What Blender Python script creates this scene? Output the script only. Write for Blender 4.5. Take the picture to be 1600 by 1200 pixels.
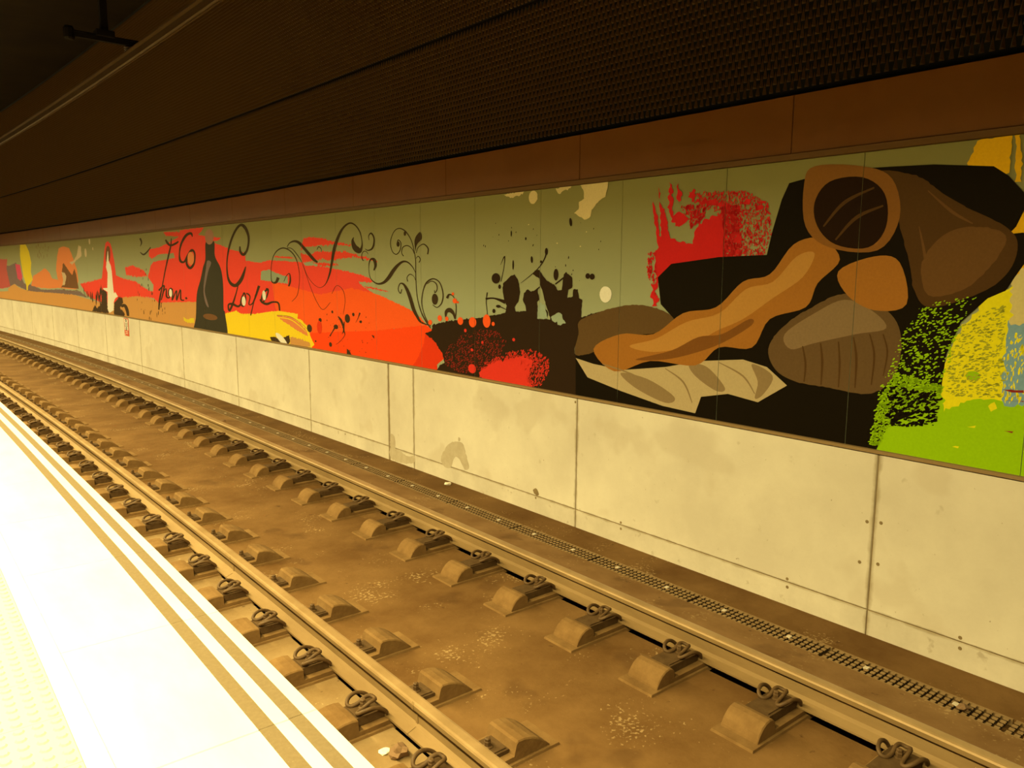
import bpy, bmesh, math, random
from mathutils import Vector, Matrix
from mathutils.geometry import tessellate_polygon

for o in list(bpy.data.objects):
    bpy.data.objects.remove(o)
scene = bpy.context.scene
COL = scene.collection

# ------------------------------------------------------------------ camera
CAM_Z = 2.294
cam_data = bpy.data.cameras.new('camera')
cam_data.sensor_width = 36.0
cam_data.lens = 1220.494 / 1600 * 36.0
cam_data.clip_start = 0.05
cam_data.clip_end = 300
cam = bpy.data.objects.new('camera', cam_data)
COL.objects.link(cam)
F = Vector((0.61781189, 0.77294725, -0.14443346))
Rt = Vector((0.78161604, -0.62373671, 0.00537348))
Up = Vector((0.08593503, 0.11621131, 0.98949993))
cam.matrix_world = Matrix(((Rt.x, Up.x, -F.x, 0), (Rt.y, Up.y, -F.y, 0), (Rt.z, Up.z, -F.z, CAM_Z), (0, 0, 0, 1)))
scene.camera = cam

# ------------------------------------------------------------------ world, exposure
world = bpy.data.worlds.new('underground')
world.use_nodes = True
world.node_tree.nodes['Background'].inputs[0].default_value = (1.0, 0.55, 0.16, 1)
world.node_tree.nodes['Background'].inputs[1].default_value = 0.006
scene.world = world
scene.view_settings.view_transform = 'Standard'
scene.view_settings.look = 'None'
scene.view_settings.gamma = 1.0
scene.view_settings.exposure = 0.0
scene.view_settings.use_curve_mapping = False
LIGHT_COL = (1.0, 0.78, 0.30)
LAMP_W = 218.0            # per luminaire tube
LAMP_D, LAMP_Z = -0.30, 3.75
LAMP_PITCH, LAMP_LEN = 1.6, 1.25

# ------------------------------------------------------------------ track geometry: everything follows one curve
R0 = 363.2656 * 1.05
DW = 4.862               # lateral distance of the trackside wall face
def bend(d, s, z):
    t = s / R0
    return Vector((-R0 + (R0 + d) * math.cos(t), (R0 + d) * math.sin(t), z))
def place(d, s, z):
    t = s / R0
    p = bend(d, s, z)
    return Matrix.Translation(p) @ Matrix.Rotation(t, 4, 'Z')
S_NEAR, S_FAR = -4.0, 62.0
CEIL = 7.6

# ------------------------------------------------------------------ helpers
def lin(c):
    return tuple((x / 255 / 12.92) if x / 255 <= .04045 else ((x / 255 + .055) / 1.055) ** 2.4 for x in c)

def mat(name, col, rough=.7, metal=0.0, spec=.4, noise=None, bump=None, col2=None, scale=5.0, speck=None, stretch=(1, 1, 1)):
    """principled material; col/col2 are linear albedos mixed by object-space noise"""
    m = bpy.data.materials.new(name)
    m.use_nodes = True
    nt = m.node_tree
    b = nt.nodes['Principled BSDF']
    b.inputs['Base Color'].default_value = (*col, 1)
    b.inputs['Roughness'].default_value = rough
    b.inputs['Metallic'].default_value = metal
    b.inputs['Specular IOR Level'].default_value = spec
    if col2 is not None or bump or speck:
        tc = nt.nodes.new('ShaderNodeTexCoord')
        mp = nt.nodes.new('ShaderNodeMapping')
        mp.inputs['Scale'].default_value = stretch
        geo = nt.nodes.new('ShaderNodeNewGeometry')
        nt.links.new(geo.outputs['Position'], mp.inputs['Vector'])
    last = None
    if col2 is not None:
        n = nt.nodes.new('ShaderNodeTexNoise')
        n.inputs['Scale'].default_value = scale
        n.inputs['Detail'].default_value = 8
        n.inputs['Roughness'].default_value = .65
        nt.links.new(mp.outputs[0], n.inputs['Vector'])
        r = nt.nodes.new('ShaderNodeValToRGB')
        r.color_ramp.elements[0].position = .35
        r.color_ramp.elements[1].position = .68
        r.color_ramp.elements[0].color = (*col, 1)
        r.color_ramp.elements[1].color = (*col2, 1)
        nt.links.new(n.outputs['Fac'], r.inputs['Fac'])
        last = r.outputs['Color']
    if speck:
        for (scol, sscale, lo, amt) in speck:
            n = nt.nodes.new('ShaderNodeTexNoise')
            n.inputs['Scale'].default_value = sscale
            n.inputs['Detail'].default_value = 3
            nt.links.new(mp.outputs[0], n.inputs['Vector'])
            r = nt.nodes.new('ShaderNodeMapRange')
            r.inputs['From Min'].default_value = lo
            r.inputs['From Max'].default_value = lo + .06
            r.inputs['To Max'].default_value = amt
            nt.links.new(n.outputs['Fac'], r.inputs['Value'])
            mx = nt.nodes.new('ShaderNodeMix')
            mx.data_type = 'RGBA'
            nt.links.new(r.outputs[0], mx.inputs[0])
            if last:
                nt.links.new(last, mx.inputs[6])
            else:
                mx.inputs[6].default_value = (*col, 1)
            mx.inputs[7].default_value = (*scol, 1)
            last = mx.outputs[2]
    if last:
        nt.links.new(last, b.inputs['Base Color'])
    if bump:
        n = nt.nodes.new('ShaderNodeTexNoise')
        n.inputs['Scale'].default_value = bump[0]
        n.inputs['Detail'].default_value = 6
        nt.links.new(mp.outputs[0], n.inputs['Vector'])
        bp = nt.nodes.new('ShaderNodeBump')
        bp.inputs['Strength'].default_value = bump[1]
        bp.inputs['Distance'].default_value = .01
        nt.links.new(n.outputs['Fac'], bp.inputs['Height'])
        nt.links.new(bp.outputs[0], b.inputs['Normal'])
    return m

def link(name, me, mats=None, parent=None, matrix=None):
    o = bpy.data.objects.new(name, me)
    COL.objects.link(o)
    if mats and me is not None:
        for m in (mats if isinstance(mats, (list, tuple)) else [mats]):
            me.materials.append(m)
    if matrix is not None:
        o.matrix_world = matrix
    if parent is not None:
        o.parent = parent
        if matrix is not None:
            o.matrix_parent_inverse = Matrix.Identity(4)
    return o

def mesh(name, verts, faces, smooth=False):
    me = bpy.data.meshes.new(name)
    me.from_pydata([tuple(v) for v in verts], [], faces)
    me.update()
    bm = bmesh.new(); bm.from_mesh(me)
    bmesh.ops.recalc_face_normals(bm, faces=bm.faces)
    bm.to_mesh(me); bm.free()
    if smooth:
        for p in me.polygons:
            p.use_smooth = True
    return me

def tag(o, label=None, cat=None, group=None, kind=None):
    if label: o['label'] = label
    if cat: o['category'] = cat
    if group: o['group'] = group
    if kind: o['kind'] = kind
    return o

def extrude_profile(name, prof, s0, s1, step=.75, closed=True, smooth=False, dfun=None):
    """sweep a (d,z) profile along the track curve"""
    n = max(1, int(round((s1 - s0) / step)))
    V, Fc = [], []
    k = len(prof)
    for i in range(n + 1):
        s = s0 + (s1 - s0) * i / n
        for (d, z) in prof:
            V.append(bend(d + (dfun(s) if dfun else 0), s, z))
    for i in range(n):
        for j in range(k if closed else k - 1):
            a, b = i * k + j, i * k + (j + 1) % k
            Fc.append((a, b, b + k, a + k))
    if closed:
        Fc.append(tuple(range(k)))
        Fc.append(tuple(n * k + j for j in reversed(range(k))))
    return mesh(name, V, Fc, smooth)

def cbox(name, d0, d1, s0, s1, z0, z1, bev=.004, step=.8):
    """bent box with small chamfers on the face that looks at the track (d0 side) """
    prof = [(d0, z0 + bev), (d0 + bev, z0), (d1, z0), (d1, z1), (d0 + bev, z1), (d0, z1 - bev)]
    n = max(1, int(round((s1 - s0) / step)))
    V, Fc = [], []
    ss = [(s0, bev)] + [(s0 + bev, 0)] + [(s0 + (s1 - s0) * i / n, 0) for i in range(1, n)] + [(s1 - bev, 0), (s1, bev)]
    k = 6
    for (s, off) in ss:
        for j, (d, z) in enumerate(prof):
            dd = d + off if j in (0, 5) else d
            V.append(bend(dd, s, z))
    m = len(ss)
    for i in range(m - 1):
        for j in range(k):
            a, b = i * k + j, i * k + (j + 1) % k
            Fc.append((a, b, b + k, a + k))
    Fc.append(tuple(range(k))); Fc.append(tuple((m - 1) * k + j for j in reversed(range(k))))
    me = mesh(name, V, Fc)
    uv = me.uv_layers.new(name='ends')
    for lp in me.loops:
        s = ss[lp.vertex_index // k][0]
        uv.data[lp.index].uv = (s - s0, s1 - s)
    return me

def tbox(name, d0, d1, s0, s1, z0, z1, bev=.003, step=.8):
    """bent slab with chamfered top edges (lies flat)"""
    n = max(1, int(round((s1 - s0) / step)))
    prof = [(d0, z0), (d1, z0), (d1, z1 - bev), (d1 - bev, z1), (d0 + bev, z1), (d0, z1 - bev)]
    ss = [(s0, bev)] + [(s0 + bev, 0)] + [(s0 + (s1 - s0) * i / n, 0) for i in range(1, n)] + [(s1 - bev, 0), (s1, bev)]
    V, Fc, k = [], [], 6
    for (s, off) in ss:
        for j, (d, z) in enumerate(prof):
            V.append(bend(d, s, z - off if j in (3, 4) else z))
    m = len(ss)
    for i in range(m - 1):
        for j in range(k):
            a, b = i * k + j, i * k + (j + 1) % k
            Fc.append((a, b, b + k, a + k))
    Fc.append(tuple(range(k))); Fc.append(tuple((m - 1) * k + j for j in reversed(range(k))))
    return mesh(name, V, Fc)

def boxes(name, lst, smooth=False):
    V, Fc = [], []
    for (x0, x1, y0, y1, z0, z1) in lst:
        b = len(V)
        V += [(x0, y0, z0), (x1, y0, z0), (x1, y1, z0), (x0, y1, z0), (x0, y0, z1), (x1, y0, z1), (x1, y1, z1), (x0, y1, z1)]
        Fc += [(b, b + 3, b + 2, b + 1), (b + 4, b + 5, b + 6, b + 7), (b, b + 1, b + 5, b + 4), (b + 1, b + 2, b + 6, b + 5), (b + 2, b + 3, b + 7, b + 6), (b + 3, b, b + 4, b + 7)]
    return mesh(name, V, Fc, smooth)

def catmull(pts, per=8, closed=False):
    n = len(pts); out = []
    rng = range(n) if closed else range(n - 1)
    for i in rng:
        g = (lambda k: pts[k % n]) if closed else (lambda k: pts[min(max(k, 0), n - 1)])
        p0, p1, p2, p3 = g(i - 1), g(i), g(i + 1), g(i + 2)
        for j in range(per):
            t = j / per
            out.append(tuple(.5 * (2 * b + (c - a) * t + (2 * a - 5 * b + 4 * c - e) * t * t + (3 * b - a - 3 * c + e) * t ** 3) for a, b, c, e in zip(p0, p1, p2, p3)))
    if not closed: out.append(tuple(pts[-1]))
    return out

def tube(name, pts, r, sides=6, per=4, closed_ends=True):
    P = [Vector(p) for p in (catmull(pts, per) if per > 1 else pts)]
    V, Fc = [], []
    prev = None
    for i, p in enumerate(P):
        t = (P[min(i + 1, len(P) - 1)] - P[max(i - 1, 0)]).normalized()
        if prev is None:
            u = t.orthogonal().normalized()
        else:
            u = (prev - t * prev.dot(t))
            u = u.normalized() if u.length > 1e-6 else t.orthogonal().normalized()
        prev = u
        w = t.cross(u)
        for j in range(sides):
            a = 2 * math.pi * j / sides
            V.append(p + (u * math.cos(a) + w * math.sin(a)) * r)
    for i in range(len(P) - 1):
        for j in range(sides):
            a, b = i * sides + j, i * sides + (j + 1) % sides
            Fc.append((a, b, b + sides, a + sides))
    if closed_ends:
        Fc.append(tuple(range(sides))); Fc.append(tuple((len(P) - 1) * sides + j for j in reversed(range(sides))))
    return mesh(name, V, Fc, True)

def lathe(name, prof, seg=12, axis='Z', cx=0, cy=0, smooth=False):
    V, Fc = [], []
    for (r, z) in prof:
        for j in range(seg):
            a = 2 * math.pi * j / seg
            V.append((cx + r * math.cos(a), cy + r * math.sin(a), z))
    for i in range(len(prof) - 1):
        for j in range(seg):
            a, b = i * seg + j, i * seg + (j + 1) % seg
            Fc.append((a, b, b + seg, a + seg))
    Fc.append(tuple(range(seg))); Fc.append(tuple((len(prof) - 1) * seg + j for j in range(seg)))
    return mesh(name, V, Fc, smooth)

_O1 = 'first second third fourth fifth sixth seventh eighth ninth tenth eleventh twelfth thirteenth fourteenth fifteenth sixteenth seventeenth eighteenth nineteenth'.split()
_O2 = {2: 'twent', 3: 'thirt', 4: 'fort', 5: 'fift', 6: 'sixt', 7: 'sevent'}
ORD = [_O1[i - 1] if i < 20 else (_O2[i // 10] + 'ieth' if i % 10 == 0 else _O2[i // 10] + 'y-' + _O1[i % 10 - 1]) for i in range(1, 80)]

# ------------------------------------------------------------------ materials
M = {}
M['slab'] = mat('track_slab_concrete', (.098, .050, .016), .9, spec=.1, col2=(.165, .094, .036), scale=1.5, bump=(30, .25), speck=[((.045, .021, .008), 14, .69, .6), ((.055, .027, .010), 2.2, .62, .35)])
nt_ = M['slab'].node_tree      # pale grit lying in loose clusters
bs_ = nt_.nodes['Principled BSDF']; src_ = bs_.inputs['Base Color'].links[0].from_socket
geo_ = nt_.nodes.new('ShaderNodeNewGeometry')
n1_ = nt_.nodes.new('ShaderNodeTexNoise'); n1_.inputs['Scale'].default_value = 45; n1_.inputs['Detail'].default_value = 3
n2_ = nt_.nodes.new('ShaderNodeTexNoise'); n2_.inputs['Scale'].default_value = 2.6; n2_.inputs['Detail'].default_value = 4
add_ = nt_.nodes.new('ShaderNodeMath'); add_.operation = 'ADD'
for n_ in (n1_, n2_):
    nt_.links.new(geo_.outputs['Position'], n_.inputs['Vector'])
nt_.links.new(n1_.outputs['Fac'], add_.inputs[0]); nt_.links.new(n2_.outputs['Fac'], add_.inputs[1])
mr_ = nt_.nodes.new('ShaderNodeMapRange'); mr_.inputs['From Min'].default_value = 1.20; mr_.inputs['From Max'].default_value = 1.30; mr_.inputs['To Max'].default_value = .5
nt_.links.new(add_.outputs[0], mr_.inputs['Value'])
mx_ = nt_.nodes.new('ShaderNodeMix'); mx_.data_type = 'RGBA'; mx_.inputs[7].default_value = (.42, .31, .17, 1)
nt_.links.new(mr_.outputs[0], mx_.inputs[0]); nt_.links.new(src_, mx_.inputs[6]); nt_.links.new(mx_.outputs[2], bs_.inputs['Base Color'])
def recolour(m, name, k):
    c = m.copy(); c.name = name
    for n in c.node_tree.nodes:
        if n.type == 'VALTORGB':
            for e in n.color_ramp.elements: e.color = tuple(x * q for x, q in zip(e.color[:3], k)) + (1,)
    return c
M['slab_painted_light'] = recolour(M['slab'], 'track_slab_painted_light_strip', (1.5, 1.85, 2.5))  # platform-side strip: brightness of nearby lamps and platform bounce put into the colour
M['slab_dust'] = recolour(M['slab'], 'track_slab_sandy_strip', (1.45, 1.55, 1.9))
M['wall_concrete'] = mat('cast_concrete', (.52, .485, .43), .85, spec=.08, col2=(.63, .60, .535), scale=1.1, bump=(22, .12), speck=[((.36, .32, .26), 9, .70, .45), ((.26, .22, .16), 30, .725, .8), ((.46, .41, .34), 1.7, .60, .4)])
M['wall_kicker'] = mat('cast_concrete_kicker', (.48, .445, .39), .85, spec=.08, col2=(.61, .575, .51), scale=2.1, bump=(22, .15), speck=[((.30, .25, .19), 11, .66, .5)])
def joint_stain(m):
    """grime that has crept out of the joints: uv holds the distance to the two ends of the piece"""
    nt = m.node_tree; b = nt.nodes['Principled BSDF']; src = b.inputs['Base Color'].links[0].from_socket
    uv = nt.nodes.new('ShaderNodeUVMap'); uv.uv_map = 'ends'
    sp = nt.nodes.new('ShaderNodeSeparateXYZ'); nt.links.new(uv.outputs[0], sp.inputs[0])
    mn = nt.nodes.new('ShaderNodeMath'); mn.operation = 'MINIMUM'
    nt.links.new(sp.outputs[0], mn.inputs[0]); nt.links.new(sp.outputs[1], mn.inputs[1])
    geo = nt.nodes.new('ShaderNodeNewGeometry'); sz = nt.nodes.new('ShaderNodeSeparateXYZ'); nt.links.new(geo.outputs['Position'], sz.inputs[0])
    zz = nt.nodes.new('ShaderNodeMath'); zz.operation = 'SUBTRACT'; nt.links.new(sz.outputs[2], zz.inputs[0]); zz.inputs[1].default_value = .1016
    ab = nt.nodes.new('ShaderNodeMath'); ab.operation = 'ABSOLUTE'; nt.links.new(zz.outputs[0], ab.inputs[0])
    ab2 = nt.nodes.new('ShaderNodeMath'); ab2.operation = 'MULTIPLY'; nt.links.new(ab.outputs[0], ab2.inputs[0]); ab2.inputs[1].default_value = 1.6
    m2 = nt.nodes.new('ShaderNodeMath'); m2.operation = 'MINIMUM'; nt.links.new(mn.outputs[0], m2.inputs[0]); nt.links.new(ab2.outputs[0], m2.inputs[1])
    no = nt.nodes.new('ShaderNodeTexNoise'); no.inputs['Scale'].default_value = 9; no.inputs['Detail'].default_value = 5
    nt.links.new(geo.outputs['Position'], no.inputs['Vector'])
    sc = nt.nodes.new('ShaderNodeMath'); sc.operation = 'MULTIPLY_ADD'; nt.links.new(no.outputs['Fac'], sc.inputs[0]); sc.inputs[1].default_value = .05; nt.links.new(m2.outputs[0], sc.inputs[2])
    mr = nt.nodes.new('ShaderNodeMapRange'); mr.inputs['From Min'].default_value = .028; mr.inputs['From Max'].default_value = .050; mr.inputs['To Min'].default_value = .62; mr.inputs['To Max'].default_value = 0
    nt.links.new(sc.outputs[0], mr.inputs['Value'])
    mx = nt.nodes.new('ShaderNodeMix'); mx.data_type = 'RGBA'; mx.inputs[7].default_value = (.24, .185, .10, 1)
    nt.links.new(mr.outputs[0], mx.inputs[0]); nt.links.new(src, mx.inputs[6]); nt.links.new(mx.outputs[2], b.inputs['Base Color'])
joint_stain(M['wall_concrete']); joint_stain(M['wall_kicker'])
M['joint'] = mat('joint_filler', (.24, .18, .10), .9, spec=.05, col2=(.16, .115, .06), scale=14)  # brown filler of the wall joints
M['patch'] = mat('wall_repair_mortar', (.38, .33, .25), .9, col2=(.45, .40, .32), scale=9)
M['steel_rail'] = mat('rail_steel_dusty', (.160, .104, .046), .7, metal=0, spec=.15, col2=(.235, .160, .077), scale=3, bump=(60, .08), stretch=(1, .3, 1))
M['rail_top'] = mat('rail_running_steel', (.26, .175, .085), .42, metal=.25, spec=.35, col2=(.36, .25, .135), scale=4)
M['block'] = mat('support_block_concrete', (.130, .074, .028), .9, spec=.1, col2=(.190, .115, .047), scale=7, bump=(40, .25))
M['plate'] = mat('dusty_baseplate_steel', (.060, .034, .014), .8, spec=.15, col2=(.090, .054, .024), scale=20)
M['clip'] = mat('rusted_spring_steel', (.066, .037, .015), .6, spec=.25, col2=(.100, .058, .025), scale=30)
M['grate'] = mat('galvanised_grating', (.27, .18, .085), .55, metal=.15, col2=(.20, .125, .055), scale=12)
M['grate_dark'] = mat('grating_cross_bars_dark', (.045, .026, .012), .9)  # darker colour for the recessed cross bars
M['rivet'] = mat('pale_bolt_head', (.52, .47, .40), .5)
M['marble'] = mat('platform_marble', (.60, .59, .575), .4, spec=.3, col2=(.545, .515, .49), scale=1.6, stretch=(3, 1, 1))
M['grit'] = mat('grip_strip_carborundum', (.120, .092, .054), .85, spec=.1, col2=(.140, .108, .064), scale=60, speck=[((.24, .20, .13), 190, .70, .8)])
M['alu'] = mat('anodised_strip', (.82, .81, .80), .35, metal=.2)
M['tactile'] = mat('yellow_tactile_tile', (.74, .70, .33), .6, spec=.1)
M['platform_body'] = mat('platform_edge_concrete', (.45, .41, .35), .8, col2=(.52, .48, .42), scale=4)
M['fascia'] = mat('brown_enamel_fascia', (.112, .037, .0045), .42, spec=.09, col2=(.125, .044, .007), scale=2)
M['trim'] = mat('brown_trim_metal', (.10, .048, .014), .6, spec=.1)
M['trim_low'] = mat('tan_trim_metal', (.23, .155, .075), .6, spec=.1)
M['mesh'] = mat('bronze_expanded_metal', (.108, .056, .018), .5, metal=.3, spec=.12)
M['mesh_back'] = mat('black_void_backing', (.006, .005, .004), .9)
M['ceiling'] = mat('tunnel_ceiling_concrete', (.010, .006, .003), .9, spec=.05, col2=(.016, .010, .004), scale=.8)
M['copper'] = mat('conductor_bar_aluminium', (.040, .020, .006), .6, spec=.1)
M['black'] = mat('dark_painted_steel', (.006, .004, .003), .8, spec=.05)
M['ceramic'] = mat('brown_insulator', (.05, .03, .02), .3)
M['lamp_body'] = mat('white_lamp_housing', (.7, .7, .7), .5)
M['paper'] = mat('pale_scrap_paper', (.72, .68, .6), .6)
M['leaf'] = mat('dry_brown_leaf', (.17, .10, .05), .8)
M['sign_white'] = mat('sign_white_enamel', (.72, .68, .62), .4)
M['sign_red'] = mat('sign_red_enamel', (.55, .10, .05), .4)
M['sign_black'] = mat('sign_black_paint', (.05, .04, .03), .5)

m = bpy.data.materials.new('lamp_diffuser'); m.use_nodes = True
nt = m.node_tree; nt.nodes.remove(nt.nodes['Principled BSDF'])
e = nt.nodes.new('ShaderNodeEmission'); e.inputs[0].default_value = (1, .8, .45, 1); e.inputs[1].default_value = 2.0
nt.links.new(e.outputs[0], nt.nodes['Material Output'].inputs[0]); M['diffuser'] = m

# ================================================================== SETTING
# ---- track floor with a drainage trough
floor_prof = [(-.3, -.25), (-.3, 0), (1.2, 0), (1.892 - .054, 0), (1.892 - .054, -.10), (1.892 + .054, -.10), (1.892 + .054, 0), (3.614 - .054, 0), (3.614 - .054, -.10), (3.614 + .054, -.10), (3.614 + .054, 0), (3.80, 0), (4.337, -.060), (4.337, -.15), (4.515, -.15), (4.515, -.064), (5.2, -.070), (5.2, -.25)]
floor_me = extrude_profile('floor', floor_prof, S_NEAR, S_FAR, 1.0)
o = link('floor', floor_me, [M['slab'], M['slab_painted_light'], M['slab_dust']])
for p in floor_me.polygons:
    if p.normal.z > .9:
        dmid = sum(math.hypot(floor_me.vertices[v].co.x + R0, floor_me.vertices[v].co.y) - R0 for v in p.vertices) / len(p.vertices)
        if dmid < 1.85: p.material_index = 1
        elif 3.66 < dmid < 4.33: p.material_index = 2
tag(o, 'dusty brown concrete track slab between platform and wall', kind='structure')

# ---- concrete wall: dark backing, cast panels and kicker pieces
wall = link('wall_right', extrude_profile('wall_right', [(DW + .007, -.2), (DW + .35, -.2), (DW + .35, 1.145), (DW + .024, 1.145), (DW + .024, 1.14), (DW + .007, 1.14)], S_NEAR, S_FAR, 1.0), M['joint'])
tag(wall, 'pale cast concrete trackside wall under the painted panels', kind='structure')
JP = 2.5935 * 1.05
J0 = 2.1939 * 1.05
joints = [J0 + JP * i for i in range(-3, 24)]
EXP = 7.9133 * 1.05
cuts = sorted(joints + [EXP])
Z_FOOT, Z_KICK, Z_TOP = -.09, .1016, 1.146
for a, b in zip(cuts[:-1], cuts[1:]):
    if b < S_NEAR or a > S_FAR: continue
    ga = .011 if abs(a - EXP) < .01 else .0032
    gb = .011 if abs(b - EXP) < .01 else .0032
    link('concrete_panel', cbox('concrete_panel', DW, DW + .1, a + ga, b - gb, Z_KICK + .003, Z_TOP, .005), M['wall_concrete'], wall)
    link('kicker_block', cbox('kicker_block', DW, DW + .1, a + ga, b - gb, Z_FOOT, Z_KICK - .002, .003), M['wall_kicker'], wall)
# tie holes left by the shuttering
th = lathe('tie_hole', [(.012, -.004), (.012, .0006), (.007, .0008)], 9)
holes = [(2.743, -2.064), (2.739, -2.121), (4.253, -2.066), (4.251, -2.119), (5.312, -2.106), (2.263, -1.796), (2.15, -1.776), (2.235, -1.527), (2.15, -1.513), (1.66, -2.062), (1.656, -2.125), (5.33, -2.06), (4.81, -1.13), (26.33, -1.725), (31.2, -1.72), (9.0, -2.12), (10.4, -2.09)]
first = True
th.materials.append(M['joint'])
for (s, z) in holes:
    s *= 1.05; z = z * 1.05 + CAM_Z
    mw = place(DW, s, z) @ Matrix.Rotation(-math.pi / 2, 4, 'Y')
    link('tie_hole', th, None, wall, mw)

# ---- mural rails, fascia
Z_MB, Z_MT = 1.172, 3.031
o = link('trim_1', extrude_profile('trim_1', [(DW - .022, 1.152), (DW + .02, 1.150), (DW + .02, 1.172), (DW - .002, 1.176), (DW - .022, 1.172)], S_NEAR, S_FAR, 1.0), M['trim_low'])
tag(o, 'thin brown metal rail under the painted panels', kind='structure')
o = link('trim_2', extrude_profile('trim_2', [(DW - .030, 3.034), (DW + .02, 3.031), (DW + .02, 3.074), (DW - .030, 3.072)], S_NEAR, S_FAR, 1.0), M['trim'])
tag(o, 'thin brown metal rail above the painted panels', kind='structure')
fas = link('trim_3', extrude_profile('trim_3', [(DW + .03, 3.07), (DW + .14, 3.07), (DW + .14, 3.42), (DW + .03, 3.42)], S_NEAR, S_FAR, 1.0), M['mesh_back'])
tag(fas, 'dark brown flat fascia band running above the painted panels', kind='structure')
FP = 2.0145
fj = [3.035 + FP * i for i in range(-4, 31)]
for a, b in zip(fj[:-1], fj[1:]):
    if b < S_NEAR or a > S_FAR: continue
    link('fascia_panel', cbox('fascia_panel', DW, DW + .03, a + .002, b - .002, 3.077, 3.458, .003), M['fascia'], fas)

# ---- expanded metal cladding above
mw_ = link('wall_upper', extrude_profile('wall_upper', [(DW + .16, 3.3), (DW + .4, 3.3), (DW + .4, CEIL + .1), (DW + .16, CEIL + .1)], S_NEAR, S_FAR, 1.0), M['mesh_back'])
tag(mw_, 'dark bronze expanded metal cladding above the fascia', kind='structure')
PX, PZ = 2.0145 / 38, .0540
def mesh_panel(s0, s1, z0, z1, dd):
    V, Fc = [], []
    nx = int(round((s1 - s0) / PX)); nz = int((z1 - z0) / PZ)
    for r in range(nz):
        z = z0 + r * PZ
        off = .5 * PX if r % 2 else 0
        for c in range(nx):
            s = s0 + (c + .5) * PX + off
            b = len(V)
            w = PX * .30
            V += [bend(dd, s - w, z + .004), bend(dd, s + w, z + .004), bend(dd, s, z + PZ * 1.75), bend(dd - .026, s, z + .012)]
            Fc += [(b, b + 3, b + 2), (b + 1, b + 2, b + 3), (b, b + 1, b + 3)]
    me = bpy.data.meshes.new('mesh_panel')
    me.from_pydata([tuple(v) for v in V], [], Fc); me.update()
    return me
k = 0
for a, b in zip(fj[:-1], fj[1:]):
    if b < S_NEAR or a > 46: continue
    for (z0, z1, dd) in ((3.515, 4.72, DW + .10), (4.75, 7.5, DW + .085)):
        o = link('mesh_panel', mesh_panel(a, b, z0, z1, dd), M['mesh'], mw_)
        o['kind'] = 'stuff'
    k += 1
o = link('mesh_seam_rail', extrude_profile('mesh_seam_rail', [(DW + .085, 4.728), (DW + .12, 4.726), (DW + .12, 4.74), (DW + .085, 4.74)], S_NEAR, S_FAR, 1.0), M['black'], mw_)

# ---- ceiling
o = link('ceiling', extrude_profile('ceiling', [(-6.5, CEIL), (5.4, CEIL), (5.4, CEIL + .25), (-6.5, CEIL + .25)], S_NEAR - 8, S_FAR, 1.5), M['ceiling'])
tag(o, 'dark tunnel ceiling high above the track', kind='structure')

# ---- platform
PZT = .884
plat = link('platform', extrude_profile('platform', [(-4.0, -.2), (.90, -.2), (.90, .62), (.97, .66), (.97, PZT - .032), (-4.0, PZT - .032)], S_NEAR - 6, S_FAR, 1.0), M['platform_body'])
tag(plat, 'pale station platform with marble edge slabs and grip strips', kind='structure')
SP_ = .929
i0 = int((S_NEAR - 3.15) / SP_) - 1
i = i0
while 3.15 + i * SP_ < 50:
    a = 3.15 + i * SP_; b = a + SP_
    link('edge_slab', tbox('edge_slab', .407, .985, a + .0012, b - .0012, PZT - .032, PZT, .0025), M['marble'], plat)
    for (u, v) in ((.890, .936), (.793, .843)):
        link('grip_strip', tbox('grip_strip', u, v, a + .0008, b - .0008, PZT - .006, PZT + .0016, .0006), M['grit'], plat)
    i += 1
a = 2.73 - 1.26 * 6
while a < 40:
    b = a + 1.26
    link('metal_strip', extrude_profile('metal_strip', [(.341, PZT - .03), (.405, PZT - .03), (.405, PZT), (.387, PZT), (.386, PZT - .003), (.382, PZT - .003), (.381, PZT), (.363, PZT), (.362, PZT - .003), (.358, PZT - .003), (.357, PZT), (.341, PZT)], a + .001, b - .001, .63), M['alu'], plat)
    a = b
# tactile tiles, studs on each
stud_list = [(.0252 + .0503 * a_, .0252 + .0503 * b_) for a_ in range(6) for b_ in range(6)]
V, Fc = [], []
T = .2995
V += [(-T, 0, -.03), (-.001, 0, -.03), (-.001, T, -.03), (-T, T, -.03), (-T, 0, 0), (-.001, 0, 0), (-.001, T, 0), (-T, T, 0)]
Fc += [(4, 5, 6, 7), (0, 1, 5, 4), (1, 2, 6, 5), (2, 3, 7, 6), (3, 0, 4, 7), (3, 2, 1, 0)]
for (x, y) in stud_list:
    b = len(V)
    for (r, z) in ((.0175, 0), (.012, .005)):
        for j in range(8):
            V.append((-x + r * math.cos(j * math.pi / 4), y + r * math.sin(j * math.pi / 4), z))
    for j in range(8):
        Fc.append((b + j, b + (j + 1) % 8, b + 8 + (j + 1) % 8, b + 8 + j))
    Fc.append(tuple(b + 8 + j for j in range(8)))
tact = mesh('tactile_tile', V, Fc)
tact.materials.append(M['tactile'])
for row in range(3):
    for j in range(-12, 45):
        link('tactile_tile', tact, None, plat, place(.340 - row * .301, 2.39 + j * .3005, PZT - .001))
link('platform_paving', tbox('platform_paving', -4.0, -.565, S_NEAR - 6, S_FAR, PZT - .033, PZT - .001, .002), M['marble'], plat)

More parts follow.
